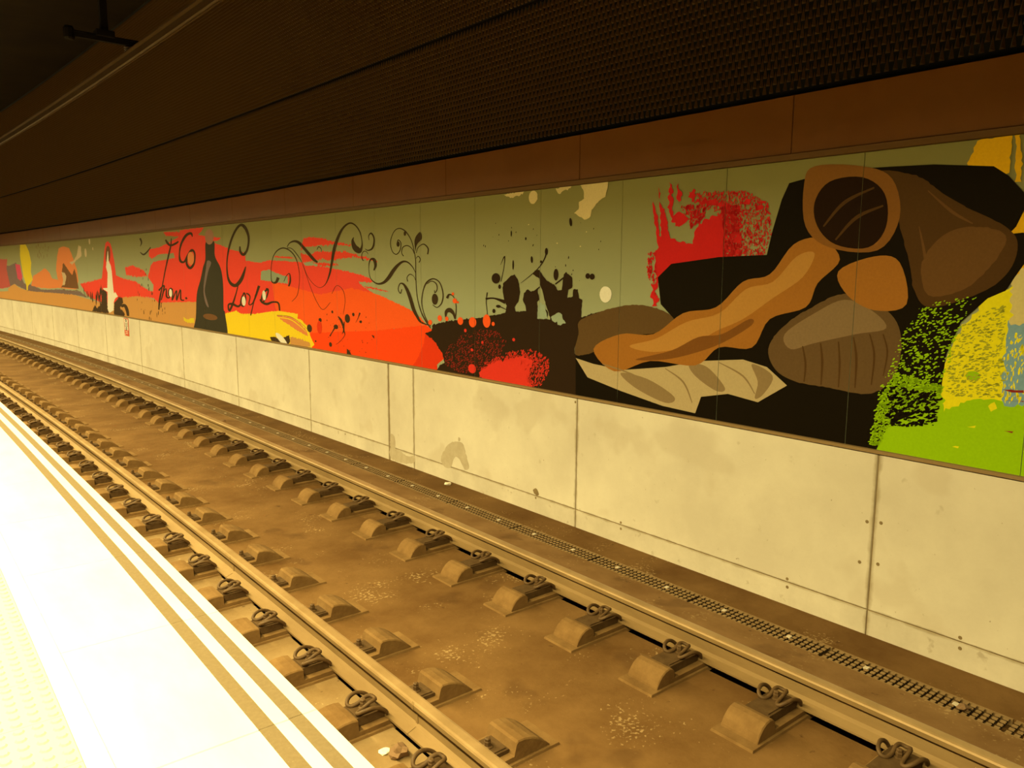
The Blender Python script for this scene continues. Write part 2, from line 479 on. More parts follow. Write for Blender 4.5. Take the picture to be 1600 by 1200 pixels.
# ================================================================== LUMINAIRES over the platform edge
lb = boxes('housing', [(-.10, .10, 0, LAMP_LEN, .012, .075), (-.10, -.092, 0, LAMP_LEN, -.02, .012), (.092, .10, 0, LAMP_LEN, -.02, .012)])
lb.materials.append(M['lamp_body'])
ld = boxes('diffuser', [(-.09, .09, .01, LAMP_LEN - .01, .0, .010)])
ld.materials.append(M['diffuser'])
lr = boxes('suspension_rod', [(-.006, .006, .2, .212, .075, CEIL - LAMP_Z)])
lr.materials.append(M['black'])
lr2 = boxes('suspension_rod', [(-.006, .006, LAMP_LEN - .212, LAMP_LEN - .2, .075, CEIL - LAMP_Z)])
lr2.materials.append(M['black'])
n = 0
s = -1.0
while s < 44:
    root = link('platform_luminaire', None, matrix=place(LAMP_D, s, LAMP_Z))
    tag(root, '%s strip luminaire in the row above the platform edge' % ORD[n], 'lamp', 'strip luminaires over the platform')
    hs = link('housing', lb, None, root)
    for nm, me, pr in (('diffuser', ld, hs), ('suspension_rod', lr, root), ('suspension_rod', lr2, root)):
        link(nm, me, None, pr)
    L = bpy.data.lights.new('lamp_tube_light', 'AREA')
    L.shape = 'RECTANGLE'; L.size = .16; L.size_y = LAMP_LEN - .04
    L.energy = LAMP_W; L.color = LIGHT_COL
    lo = bpy.data.objects.new('lamp_tube_light', L); COL.objects.link(lo)
    lo.parent = root
    lo.location = (0, LAMP_LEN / 2, -.004)
    s += LAMP_PITCH; n += 1

# ================================================================== RAILS
def rail_mesh(name, dc):
    half = [(.070, .041), (.070, .052), (.024, .068), (.0085, .084), (.0085, .150), (.030, .160), (.0345, .165), (.0355, .188), (.031, .197), (.020, .2005)]
    prof = [(dc + u, z) for u, z in half] + [(dc - u, z) for u, z in reversed(half)]
    me = extrude_profile(name, prof, S_NEAR, S_FAR, .8)
    me.materials.append(M['steel_rail']); me.materials.append(M['rail_top'])
    for p in me.polygons:
        zs = [me.vertices[v].co.z for v in p.vertices]
        if min(zs) > .186: p.material_index = 1
    return me
RN, RF = 1.892, 3.614
near_rail = link('rail', rail_mesh('rail', RN))
tag(near_rail, 'steel running rail nearest the platform, with a worn bright head', 'rail', 'the two running rails')
far_rail = link('rail', rail_mesh('rail', RF))
tag(far_rail, 'steel running rail nearest the painted wall and drain', 'rail', 'the two running rails')
# weld beads on the near rail
for s in (5.55, 3.05, 24.0):
    link('weld_bead', extrude_profile('weld_bead', [(RN + u, z) for u, z in [(-.071, .041), (-.071, .054), (-.012, .075), (-.012, .148), (-.037, .164), (-.0375, .189), (-.031, .198), (.031, .198), (.0375, .189), (.037, .164), (.012, .148), (.012, .075), (.071, .054), (.071, .041)]], s, s + .018, 1), M['steel_rail'], near_rail)

# ---- rail supports
def block_mesh(buried=False):
    if not buried:
        arc_c = [(-.470, .0), (-.462, .022), (-.440, .052), (-.405, .078), (-.360, .096), (-.315, .104), (-.270, .104), (-.240, .098), (-.236, .036)]
    else:
        arc_c = [(-.480, .0), (-.474, .024), (-.458, .054), (-.434, .080), (-.405, .097), (-.375, .103), (-.350, .098), (-.334, .084), (-.328, .036)]
    arc_a = [(.236, .040), (.250, .098), (.262, .108), (.300, .106), (.345, .094), (.390, .072), (.430, .040), (.458, .014), (.470, 0)]
    if buried:      # outer shoulder cast flush into the slab beside the wall-side rail
        arc_a = [(.160, .040), (.17, .036), (.20, .012), (.21, 0)]
    prof = arc_c + arc_a
    V, Fc = [], []
    h = .108
    k = len(prof)
    for (y, e) in ((-h, .006), (-h + .006, 0), (h - .006, 0), (h, .006)):
        for (u, z) in prof:
            V.append((u * (1 - e * .6), y, max(z - e * (1 if z > .05 else .3), 0)))
    for i in range(3):
        for j in range(k - 1):
            a = i * k + j
            Fc.append((a, a + 1, a + 1 + k, a + k))
    Fc.append(tuple(range(k))); Fc.append(tuple(3 * k + j for j in reversed(range(k))))
    # low footing flange around the block
    b = len(V)
    e = .06 if buried else .505
    for (u, y, z) in ((-.545, -.128, -.01), (e + .01, -.128, -.01), (e + .01, .128, -.01), (-.545, .128, -.01), (-.535, -.122, .012), (e, -.122, .012), (e, .122, .012), (-.535, .122, .012)):
        V.append((u, y, z))
    Fc += [(b + 4, b + 5, b + 6, b + 7), (b, b + 1, b + 5, b + 4), (b + 1, b + 2, b + 6, b + 5), (b + 2, b + 3, b + 7, b + 6), (b + 3, b, b + 4, b + 7)]
    return mesh('block', V, Fc)
blk = block_mesh(); blk.materials.append(M['block'])
blk_b = block_mesh(True); blk_b.materials.append(M['block'])
def plate_mesh(x0, x1, z1):
    a, b = min(x0, x1), max(x0, x1)
    return boxes('baseplate', [(a, b, -.070, .070, .040, z1), (a + .01, b - .01, -.058, .058, z1, z1 + .006)])
pl_c = plate_mesh(-.326, -.072, .084); pl_c.materials.append(M['plate'])
pl_s = plate_mesh(-.234, -.072, .084); pl_s.materials.append(M['plate'])
pl_a = plate_mesh(.234, .072, .060); pl_a.materials.append(M['plate'])
halfpath = [(-.068, .088, .066), (-.082, .094, .088), (-.115, .096, .112), (-.155, .092, .124), (-.195, .080, .116), (-.215, .058, .100), (-.205, .036, .094), (-.170, .028, .102), (-.130, .030, .120), (-.100, .024, .122)]
path = halfpath + [(-.090, 0, .116)] + [(x, -y, z) for x, y, z in reversed(halfpath)]
clip = tube('spring_clip', path, .0105, 6, 4); clip.materials.append(M['clip'])
# the loop rises clear of the plate, a second turn lies lower
def bolt_mesh(cx, zb):
    return lathe('screw_bolt', [(.027, zb), (.027, zb + .006), (.017, zb + .010), (.017, zb + .030), (.015, zb + .032), (.015, zb + .044), (.010, zb + .048)], 6, cx=cx)
bo_c = bolt_mesh(-.155, .086); bo_c.materials.append(M['clip'])
bo_a = bolt_mesh(.160, .064); bo_a.materials.append(M['clip'])
rnd = random.Random(5)
for (dc, where, grp, s_first, bm_) in ((RN, 'platform-side rail', 'supports under the platform-side rail', 2.71, blk), (RF, 'wall-side rail', 'supports under the wall-side rail', 1.45, blk_b)):
    for kk in range(-3, 70):
        s = s_first + .63 * kk
        if s > 44: break
        root = link('rail_support', None, matrix=place(dc, s, 0))
        if kk >= 0:
            tag(root, '%s concrete block with spring clip from the near end under the %s' % (ORD[kk], where), 'rail support', grp)
        else:
            tag(root, 'concrete block with spring clip past the lower picture edge under the %s' % where, 'rail support', grp + ', past the lower picture edge')
        link('block', bm_, None, root)
        bp1 = link('baseplate', pl_s if dc == RN else pl_c, None, root)
        bp2 = link('baseplate', pl_a, None, root)
        link('spring_clip', clip, None, bp1)
        link('screw_bolt', bo_c, None, bp1)
        link('screw_bolt', bo_a, None, bp2)

# ================================================================== DRAIN GRATING sections
GP = 1.008
bl = []
for r in range(4):
    x = -.064 + r * .0427
    for c in range(25):
        y = .012 + c * .0402
        bl.append((x - .011, x + .011, y, y + .026, -.006, .0))
nl = len(bl)
bl += [(-.082, .082, .012 + c * .0402 + .009, .012 + c * .0402 + .017, -.03, -.006) for c in range(25)]
lat = boxes('lattice', bl); lat.materials.append(M['grate']); lat.materials.append(M['grate_dark'])
for p in lat.polygons:
    if max(lat.vertices[v].co.z for v in p.vertices) < -.0055 and p.index >= nl * 6: p.material_index = 1
fr1 = boxes('side_bar', [(-.088, -.081, 0, GP - .004, -.04, .001)]); fr1.materials.append(M['grate'])
fr2 = boxes('side_bar', [(.081, .088, 0, GP - .004, -.04, .001)]); fr2.materials.append(M['grate'])
rv1 = boxes('locking_bolt', [(-.016, .016, .24, .268, -.004, .004)]); rv1.materials.append(M['rivet'])
rv2 = boxes('locking_bolt', [(-.016, .016, .744, .772, -.004, .004)]); rv2.materials.append(M['rivet'])
for kk in range(-3, 42):
    s = 5.361 - GP * 4 + GP * kk
    root = link('drain_grating', None, matrix=place(4.426, s, -.062))
    if kk >= 0:
        tag(root, '%s slotted metal drain grating from the near end along the wall foot' % ORD[kk], 'drain grating', 'drain gratings along the wall')
    else:
        tag(root, 'slotted metal drain grating past the right picture edge', 'drain grating', 'drain gratings past the right picture edge')
    lt = link('lattice', lat, None, root)
    for nm, me, pr in (('side_bar', fr1, root), ('side_bar', fr2, root), ('locking_bolt', rv1, lt), ('locking_bolt', rv2, lt)):
        link(nm, me, None, pr)

# ================================================================== OVERHEAD conductor bar and its hangers
def stag(s):
    return 1.05 * (2.645 - .0135 * (s / 1.05 - 7.5))
ZC = 4.84
root = link('overhead_conductor', None, matrix=place(stag(0), 0, ZC))
tag(root, 'copper-brown rigid overhead conductor bar crossing the dark upper corner', 'conductor bar')
def sweep_child(name, prof, m_):
    me = extrude_profile(name, [(u, z + ZC) for u, z in prof], 3.0, 60, 1.0, dfun=stag)
    o = link(name, me, m_)
    o.parent = root; o.matrix_parent_inverse = root.matrix_world.inverted()
    return o
bpy.context.view_layer.update()
sweep_child('conductor_bar', [(-.05, .06), (-.05, .045), (-.012, .04), (-.03, -.045), (-.012, -.055), (.012, -.055), (.03, -.045), (.012, .04), (.05, .045), (.05, .06)], M['copper'])
sweep_child('contact_wire', [(-.007, -.068), (-.007, -.056), (.007, -.056), (.007, -.068)], M['copper'])
arm = boxes('hanger_arm', [(-.66, .12, -.025, .025, .14, .19), (-.66, .12, -.02, .02, .20, .215)]); arm.materials.append(M['black'])
post = boxes('hanger_post', [(-.30, -.22, -.04, .04, .19, CEIL - ZC), (-.36, -.16, -.08, .08, .19, .26)]); post.materials.append(M['black'])
ins = lathe('insulator', [(.03, .06), (.05, .07), (.03, .085), (.05, .095), (.03, .11), (.05, .12), (.03, .14)], 12); ins.materials.append(M['ceramic'])
ins2 = lathe('end_clamp', [(.045, .10), (.06, .12), (.06, .22), (.045, .25)], 10, cx=-.64); ins2.materials.append(M['black'])
for s, lab in ((10.72, 'dark steel hanger arm and post holding the overhead bar, nearest one'), (21.5, 'farther dark steel hanger arm holding the overhead bar'), (32.0, 'farthest dark steel hanger arm holding the overhead bar')):
    r_ = link('conductor_hanger', None, matrix=place(stag(s), s, ZC))
    tag(r_, lab, 'hanger', 'overhead bar hangers')
    for nm, me in (('hanger_arm', arm), ('hanger_post', post), ('insulator', ins), ('end_clamp', ins2)):
        link(nm, me, None, r_)

# ================================================================== WALL SIGN
sg = link('wall_sign', None, matrix=place(DW - .001, 19.62, .93) @ Matrix.Rotation(-math.pi / 2, 4, 'Z') @ Matrix.Rotation(math.pi / 2, 4, 'X'))
tag(sg, 'small red and white marker plate on the concrete wall under the pale spire', 'sign')
def sgn(name, lst, m_):
    return link(name, boxes(name, lst), m_, sg)
sgn('plate', [(-.17, .17, -.21, .205, 0, .006)], M['sign_red'])
sgn('white_field', [(-.135, .135, -.075, .185, .006, .008)], M['sign_white'])
def ring(cx, cy, rx, ry, w):
    V, Fc = [], []
    for z in (.008, .010):
        for kx in (1, 0):
            for j in range(16):
                a = j * math.pi / 8
                V.append((cx + (rx - w * (1 - kx)) * math.cos(a), cy + (ry - w * (1 - kx)) * math.sin(a), z))
    for j in range(16):
        q = (j + 1) % 16
        Fc += [(32 + j, 32 + q, 48 + q, 48 + j), (j, q, 32 + q, 32 + j), (16 + q, 16 + j, 48 + j, 48 + q)]
    return mesh('digit', V, Fc)
link('digit', ring(0, .150, .06, .035, .025), M['sign_black'], sg)
link('digit', ring(0, -.045, .06, .030, .022), M['sign_black'], sg)
sgn('digit', [(-.10, -.075, .0, .105, .008, .010), (-.012, .012, .012, .10, .008, .010), (.075, .10, .0, .105, .008, .010), (-.05, .05, -.008, .006, .008, .010)], M['sign_black'])
sgn('digit', [(-.09, .09, -.118, -.104, .006, .009), (-.09, .09, -.158, -.144, .006, .009), (-.13, -.09, -.19, -.17, .006, .009)], M['sign_white'])

# ================================================================== SMALL LITTER
def crumple(name, r, seed, flat=.5):
    rr = random.Random(seed)
    bm = bmesh.new(); bmesh.ops.create_icosphere(bm, subdivisions=2, radius=r)
    for v in bm.verts:
        v.co *= rr.uniform(.6, 1.15); v.co.z = max(v.co.z * flat, -r * flat * .55)
    mn = min(v.co.z for v in bm.verts)
    for v in bm.verts: v.co.z -= mn
    me = bpy.data.meshes.new(name); bm.to_mesh(me); bm.free(); return me
for (nm, d, s, z, r, seed, flat, m_, lab, cat) in (
    ('crumpled_wrapper', 4.76, 6.92, -.066, .040, 3, .5, 'paper', 'small pale crumpled wrapper on the floor against the wall', 'litter'),
    ('dry_clump', 1.735, 2.99, .0, .050, 8, .8, 'leaf', 'crumpled dry brown clump beside the platform-side rail foot', 'litter'),
    ('dirt_lump', 4.40, 1.53, -.060, .035, 12, .6, 'leaf', 'dark lump of dirt lying on the drain grating', 'litter'),
    ('dry_leaf', 4.10, 11.9, -.035, .045, 21, .35, 'leaf', 'small dark leaf on the floor between the far rail and drain', 'litter')):
    o = link(nm, crumple(nm, r, seed, flat), M[m_], matrix=place(d, s, z))
    tag(o, lab, cat)
o = link('paper_scrap', crumple('paper_scrap', .03, 31, .25), M['paper'], matrix=place(1.70, 3.06, 0))
tag(o, 'flat pale paper scrap by the dry clump near the platform', 'litter')

# mural print shapes in wall metres: (distance along the wall, height)
MURAL = [
 ["p","ground_field","tan",0,1,[[46.773,1.164],[34.006,1.408],[32.679,1.535],[31.752,1.72],[30.852,1.601],[29.416,1.537],[27.144,1.551],[24.754,1.57],[23.288,1.501],[21.8,1.425],[20.831,1.4],[19.74,1.626],[18.42,1.682],[17.556,1.633],[16.747,1.593],[14.92,1.663],[15.031,0.906],[22.383,0.282],[47.721,-0.793]]],
 ["p","red_field","red",0.03,0,[[23.508,1.859],[22.247,1.961],[21.362,2.041],[20.275,2.076],[19.402,2.037],[18.699,1.993],[18.104,1.864],[17.476,1.776],[17.498,1.658],[18.536,1.672],[19.742,1.619],[20.834,1.388],[21.798,1.433],[22.878,1.577]]],
 ["p","red_field","red",0.03,0,[[19.466,2.302],[18.858,2.345],[18.084,2.242],[17.889,2.124],[18.564,2.093],[19.382,2.128]]],
 ["p","brown_field","taupe",0.02,0,[[37.758,2.479],[32.119,2.351],[31.119,2.458],[30.219,1.772],[28.924,1.717],[27.92,1.612],[25.607,1.663],[23.562,1.665],[22.817,1.516],[24.416,1.556],[28.151,1.532],[29.858,1.53],[31.631,1.722],[32.657,1.592],[38.262,1.321]]],
 ["p","orange_field","orange",0.02,0,[[29.247,1.711],[28.872,2.022],[28.156,2.127],[27.3,2.277],[26.762,2.136],[26.528,1.973],[25.704,1.937],[25.593,1.709],[27.107,1.666],[28.109,1.657]]],
 ["p","red_panel","rose",0.04,0,[[35.134,2.59],[32.402,2.574],[32.657,2.239],[32.273,1.628],[33.048,1.556],[35.608,1.443]]],
 ["p","red_panel","pink",0.02,0,[[31.257,2.405],[30.568,2.377],[30.37,1.981],[30.648,1.845],[31.084,1.92]]],
 ["p","yellow_plume","yellow2",0.02,0,[[30.327,3.031],[29.544,3.029],[29.187,2.807],[28.989,2.451],[29.149,2.147],[28.969,1.894],[29.448,1.759],[29.696,1.677],[29.742,1.545],[29.91,1.542],[29.909,1.699],[30.199,1.983],[30.349,2.351],[30.462,2.667]]],
 ["p","yellow_plume","yellow2",0.03,0,[[43.931,3.254],[42.199,3.241],[41.941,2.353],[43.212,1.458],[44.364,1.988]]],
 ["p","brown_tower","orange",0.02,0,[[25.469,2.846],[24.971,2.882],[24.384,2.828],[24.107,2.629],[23.915,2.434],[23.718,2.262],[23.646,1.942],[23.877,1.701],[25.593,1.709],[25.873,1.98],[25.978,2.234],[25.719,2.623]]],
 ["p","brown_tower","brown",0.03,0,[[25.105,2.438],[24.796,2.304],[24.492,2.173],[24.263,2.087],[23.964,2.262],[23.836,2.133],[23.672,1.705],[24.568,1.619],[25.593,1.709],[25.179,1.898],[25.377,2.122]]],
 ["p","brown_tower","cream2",0.02,0,[[25.364,2.168],[25.016,2.147],[24.875,2.037],[25.118,1.809],[25.391,1.781],[25.254,1.942]]],
 ["p","brown_tower","cream2",0.02,0,[[24.415,2.436],[23.985,2.477],[23.616,2.624],[23.382,2.884],[23.154,2.848],[23.145,2.598],[23.652,2.497],[24.182,2.37]]],
 ["e","brown_tower","cream2",0,[[22.736,2.677,0.1067,0.1125,0],[22.299,2.953,0.074,0.072,0],[22.037,2.768,0.0437,0.0398,0]]],
 ["d","splatter_marks","brown",26,0.05,3,80,0,[[28.274,2.991],[26.31,2.953],[26.794,2.633],[27.626,2.495],[28.177,2.67]]],
 ["p","pale_spire","red",0.008,0,[[21.454,1.953],[21.217,2.347],[21.028,2.694],[20.893,2.883],[20.7,2.926],[20.482,2.864],[20.384,2.722],[20.259,2.421],[20.2,2.121],[19.468,2.018],[19.417,1.69],[20.11,1.672],[20.344,1.779],[21.283,1.798]]],
 ["p","pale_spire","brown",0,1,[[20.968,2.462],[20.883,2.73],[20.727,2.813],[20.559,2.762],[20.565,2.574],[20.721,2.423]]],
 ["p","pale_spire","cream",0.006,0,[[20.757,2.69],[20.724,2.689],[20.725,2.461],[20.572,2.346],[20.522,2.195],[20.506,1.928],[20.465,1.681],[20.593,1.274],[20.946,1.2],[21.1,1.272],[20.995,1.707],[21.36,1.767],[21.353,1.796],[20.992,1.804],[20.882,2.173],[20.986,2.308]]],
 ["p","pale_spire","cream",0.01,0,[[20.498,1.681],[20.357,1.722],[20.153,1.623],[20.393,1.569],[20.548,1.468]]],
 ["p","dark_scrub","dark",0.04,0,[[21.433,1.755],[21.064,1.705],[21.106,1.39],[21.02,1.177],[22.533,1.15],[22.263,1.327],[21.983,1.276],[21.584,1.432]]],
 ["p","dark_scrub","dark",0.03,0,[[20.481,1.47],[20.058,1.617],[19.807,1.606],[19.769,1.495],[20.054,1.353],[19.702,1.237],[19.87,1.041],[20.657,0.999]]],
 ["s","dark_scrub","dark",0.00625,0.00188,[[19.949,1.395,30],[19.66,1.425,40],[19.498,1.32,40],[19.464,1.192,30]]],
 ["d","dark_scrub","dark",36,0.09,4,88,0,[[23.389,1.712],[22.21,1.534],[21.343,1.836],[21.574,1.473],[22.527,1.462]]],
 ["d","splatter_marks","dark",40,0.055,2.5,70,0,[[18.768,2.218],[17.94,2.304],[17.247,1.948],[16.771,1.566],[16.537,1.225],[17.97,1.149],[18.78,1.494]]],
 ["p","red_field","red",0.012,0,[[17.64,2.685],[16.983,2.714],[16.499,2.781],[15.753,2.892],[15.705,3.017],[15.052,3.021],[14.462,3.025],[14.567,2.961],[14.771,2.899],[14.204,2.848],[13.666,2.817],[13.759,2.778],[14.123,2.763],[13.682,2.687],[13.26,2.614],[12.657,2.543],[12.631,2.419],[12.101,2.386],[11.664,2.421],[11.057,2.403],[10.138,2.379],[10.203,1.401],[13.879,1.163],[15.054,1.665],[16.24,1.624],[17.253,1.579],[17.611,1.678],[17.497,1.944],[17.85,2.101],[17.61,2.345],[17.406,2.424],[16.094,2.493],[16.134,2.587],[17.008,2.578],[17.52,2.484],[17.699,2.546]]],
 ["p","red_field","red",0.012,0,[[11.977,2.391],[11.705,2.426],[11.391,2.388],[10.898,2.363],[10.638,2.34],[10.436,2.329],[10.092,2.34],[9.676,2.297],[9.282,2.267],[8.89,2.218],[8.712,2.18],[8.636,2.132],[8.995,2.136],[8.876,2.078],[8.738,2.03],[8.451,1.959],[8.229,1.908],[8.248,1.314],[12.115,0.994]]],
 ["p","orange_red_field","ored",0.01,0,[[11.647,2.097],[10.07,1.944],[9.165,2.051],[8.526,1.986],[8.085,1.894],[7.739,1.814],[7.558,1.736],[7.477,1.68],[7.642,1.643],[8.582,1.527],[10.402,1.388],[11.248,1.43],[11.566,1.707]]],
 ["p","orange_red_field","dred",0.008,0,[[10.453,1.385],[9.454,1.465],[8.582,1.533],[7.642,1.648],[7.477,1.674],[7.318,1.608],[7.479,1.57],[7.288,1.538],[7.149,1.441],[7.098,1.329],[7.261,1.233],[7.231,1.127],[7.861,1.059],[9.215,1.042],[10.469,1.153]]],
 ["p","orange_red_field","ddred",0.008,0,[[7.479,1.57],[7.288,1.538],[7.149,1.441],[7.098,1.329],[7.261,1.233],[7.231,1.127],[7.825,1.101],[7.65,1.27],[7.531,1.429]]],
 ["p","red_brush_bar","red2",0.02,0,[[10.589,2.656],[10.508,2.721],[10.308,2.732],[10.02,2.719],[9.745,2.669],[9.18,2.604],[8.975,2.575],[9.265,2.591],[9.657,2.619],[10.074,2.612],[10.416,2.608],[10.622,2.555]]],
 ["p","red_brush_bar","red2",0.02,0,[[10.65,2.522],[10.326,2.473],[10.175,2.532],[9.708,2.525],[9.312,2.52],[8.899,2.459],[8.51,2.402],[8.703,2.408],[9.125,2.446],[9.49,2.423],[9.692,2.408],[9.991,2.426],[10.332,2.395],[10.584,2.385]]],
 ["p","red_brush_bar","red2",0.02,0,[[10.234,2.384],[9.717,2.371],[9.516,2.36],[9.628,2.339],[10.237,2.34]]],
 ["p","red_brush_bar","red2",0.01,0,[[11.496,2.485],[11.024,2.469],[10.734,2.443],[11.026,2.445],[11.526,2.467]]],
 ["p","red_brush_bar","red2",0.01,0,[[8.855,2.083],[8.561,2.064],[8.262,2.022],[8.524,2.04],[8.816,2.064]]],
 ["p","red_brush_bar","red2",0.02,0,[[16.691,3.013],[15.684,2.98],[15.708,2.836],[16.038,2.826],[15.753,2.892],[16.53,2.933]]],
 ["p","green_window","base",0.012,0,[[12.036,2.257],[11.709,2.281],[11.479,2.227],[11.08,2.177],[11.089,2.071],[11.647,2.094],[12.078,2.115]]],
 ["p","green_window","base",0.012,0,[[10.558,2.385],[10.332,2.384],[10.115,2.362],[10.14,2.334],[10.485,2.34]]],
 ["p","yellow_wave","yellow",0.012,0,[[13.851,1.436],[13.18,1.522],[12.309,1.571],[11.822,1.626],[11.364,1.658],[11.04,1.638],[10.667,1.549],[10.472,1.47],[10.415,1.354],[10.293,1.229],[10.429,1.143],[13.925,0.858]]],
 ["p","yellow_wave","yellow",0.012,0,[[13.655,1.513],[13.131,1.586],[12.929,1.546],[12.413,1.554],[11.456,1.651],[10.796,1.644],[10.823,1.29],[13.754,1.086]]],
 ["p","yellow_wave","orange",0.012,0,[[11.52,1.584],[11.044,1.591],[10.737,1.515],[10.51,1.408],[10.482,1.335],[10.748,1.378],[11.056,1.451],[11.34,1.514]]],
 ["s","yellow_wave","yellow",0.00351,0.00155,[[11.447,1.556,8],[11.048,1.545,10],[10.708,1.456,8],[10.544,1.391,5]]],
 ["s","yellow_wave","brown",0.00352,0.00155,[[11.52,1.584,5],[11.08,1.59,4],[10.737,1.523,3],[10.507,1.438,3]]],
 ["p","yellow_wave","tan",0.02,0,[[11.069,1.287],[10.721,1.272],[10.422,1.249],[10.427,1.173],[11.081,1.137]]],
 ["p","yellow_wave","dark",0.01,0,[[11.801,1.228],[11.626,1.248],[11.477,1.218],[11.103,1.308],[11.076,1.2],[11.187,1.16],[11.482,1.162],[11.748,1.175]]],
 ["e","yellow_wave","cream",0,[[11.383,1.225,0.216,0.0546,20]]],
 ["e","yellow_wave","dark",0,[[10.424,1.451,0.0789,0.0569,0]]],
 ["p","yellow_wave","yellow2",0.02,0,[[15.787,1.34],[15.627,1.33],[15.523,1.316],[15.201,1.369],[15.192,1.26],[15.533,1.251],[15.745,1.267]]],
 ["p","dark_silhouette","coat",0,1,[[14.38,2.769],[13.986,2.759],[13.974,2.509],[13.733,2.293],[13.658,2.012],[13.689,1.595],[13.633,1.514],[13.697,1.005],[15.326,0.884],[15.1,1.356],[14.982,1.81],[14.741,2.098],[14.589,2.308],[14.447,2.463]]],
 ["e","dark_silhouette","skin",0,[[14.204,2.848,0.2128,0.137,0]]],
 ["p","dark_silhouette","taupe",0,1,[[14.356,2.428],[14.174,2.393],[14.335,2.24],[14.483,2.032],[14.556,1.857],[14.4,1.601],[14.537,1.648],[14.629,1.855],[14.546,2.101],[14.449,2.274]]],
 ["e","dark_silhouette","brown",0,[[14.354,1.42,0.3574,0.0561,0]]],
 ["s","script_lettering","ink",0.00663,0.00203,[[18.211,2.93,18],[18.13,2.836,14],[18.233,2.757,4]]],
 ["s","script_lettering","ink",0.00649,0.00202,[[18.272,2.634,6],[18.05,2.58,16],[17.812,2.628,14],[17.537,2.724,10]]],
 ["s","script_lettering","ink",0.00561,0.00186,[[16.572,2.858,16],[16.441,2.779,24],[16.277,2.738,20],[15.992,2.77,22],[15.821,2.806,14]]],
 ["s","script_lettering","ink",0.00589,0.00193,[[16.225,2.877,8],[16.277,2.738,14],[16.455,2.534,16],[16.713,2.229,12],[16.948,1.914,12],[17.147,1.652,20],[17.25,1.429,14]]],
 ["s","script_lettering","ink",0.00519,0.00179,[[15.05,2.872,8],[15.116,2.936,24],[15.378,2.908,28],[15.666,2.763,22],[15.803,2.583,14],[15.773,2.435,26],[15.562,2.416,20],[15.332,2.541,22],[15.113,2.627,26],[14.972,2.555,16],[15.049,2.379,20],[15.266,2.298,28],[15.435,2.38,22],[15.389,2.505,16]]],
 ["s","script_lettering","ink",0.00606,0.00198,[[17.176,1.83,18],[17.012,1.893,12],[16.824,1.936,16],[16.909,1.797,14],[17.059,1.635,10]]],
 ["s","script_lettering","ink",0.00588,0.00195,[[16.977,1.756,8],[16.716,1.88,10],[16.714,1.725,18],[16.541,1.71,14],[16.395,1.887,14],[16.546,1.845,14],[16.594,1.738,10]]],
 ["s","script_lettering","ink",0.00559,0.0019,[[16.337,1.888,10],[16.328,1.774,14],[16.377,1.658,12],[16.089,1.856,12],[16.12,1.666,14],[15.864,1.88,12],[15.867,1.693,16],[15.679,1.68,10]]],
 ["s","script_lettering","ink",0.00534,0.00185,[[15.584,1.739,20],[15.536,1.703,20]]],
 ["s","script_lettering","ink",0.00405,0.00157,[[12.844,2.654,14],[12.833,2.568,24],[12.699,2.52,28],[12.531,2.618,20],[12.473,2.799,22],[12.611,2.956,30],[12.805,2.994,26],[13.062,2.879,22],[13.297,2.663,20],[13.437,2.391,14],[13.424,2.147,22],[13.288,2.035,34],[13.081,2.014,36],[12.866,2.105,36],[12.733,2.217,26],[12.642,2.326,10]]],
 ["s","script_lettering","ink",0.0042,0.00163,[[12.975,2.04,10],[13.097,1.878,12],[13.266,1.694,20],[13.43,1.573,20],[13.461,1.671,16],[13.287,1.693,26],[13.039,1.662,22],[12.911,1.707,14]]],
 ["s","script_lettering","ink",0.00388,0.00156,[[12.67,1.889,14],[12.573,1.876,16],[12.519,1.831,12],[12.571,1.712,12],[12.392,1.757,14],[12.137,2.024,26]]],
 ["s","script_lettering","ink",0.00402,0.00159,[[12.81,1.885,8],[12.73,1.887,14],[12.7,1.794,14],[12.793,1.68,18],[12.911,1.707,18],[12.858,1.82,14],[12.728,1.903,14]]],
 ["s","script_lettering","ink",0.00386,0.00156,[[12.283,1.884,14],[12.395,1.726,10],[12.524,1.534,12]]],
 ["s","script_lettering","ink",0.00364,0.0015,[[11.813,1.978,22],[12.001,1.906,16],[12.067,1.799,18],[12.014,1.77,16],[11.859,1.865,16],[11.795,1.971,14],[11.884,1.984,14]]],
 ["s","script_lettering","ink",0.00357,0.00149,[[12.121,1.812,18],[12.051,1.769,24],[11.871,1.745,26],[11.653,1.783,18],[11.445,1.775,18],[11.404,1.66,14]]],
 ["e","script_lettering","orange",0,[[15.197,2.477,0.1741,0.121,0]]],
 ["e","script_lettering","cream",0,[[16.45,1.799,0.0925,0.081,-12],[12.784,1.759,0.0805,0.0795,-10],[11.96,1.877,0.0658,0.0784,-18]]],
 ["s","scroll_flourish","ink",0.00255,0.00113,[[11.067,2.609,8],[10.981,2.665,14],[10.819,2.69,26],[10.665,2.663,34],[10.518,2.587,34],[10.373,2.507,36],[10.231,2.428,36],[10.113,2.383,20]]],
 ["s","scroll_flourish","ink",0.00277,0.00118,[[11.411,2.161,40],[11.503,2.087,30],[11.647,2.097,14],[11.665,2.219,8],[11.637,2.365,8],[11.553,2.485,10],[11.403,2.567,14],[11.204,2.599,16],[10.989,2.561,14],[10.811,2.467,12],[10.717,2.329,8],[10.691,2.157,6],[10.774,1.925,6],[10.969,1.814,6]]],
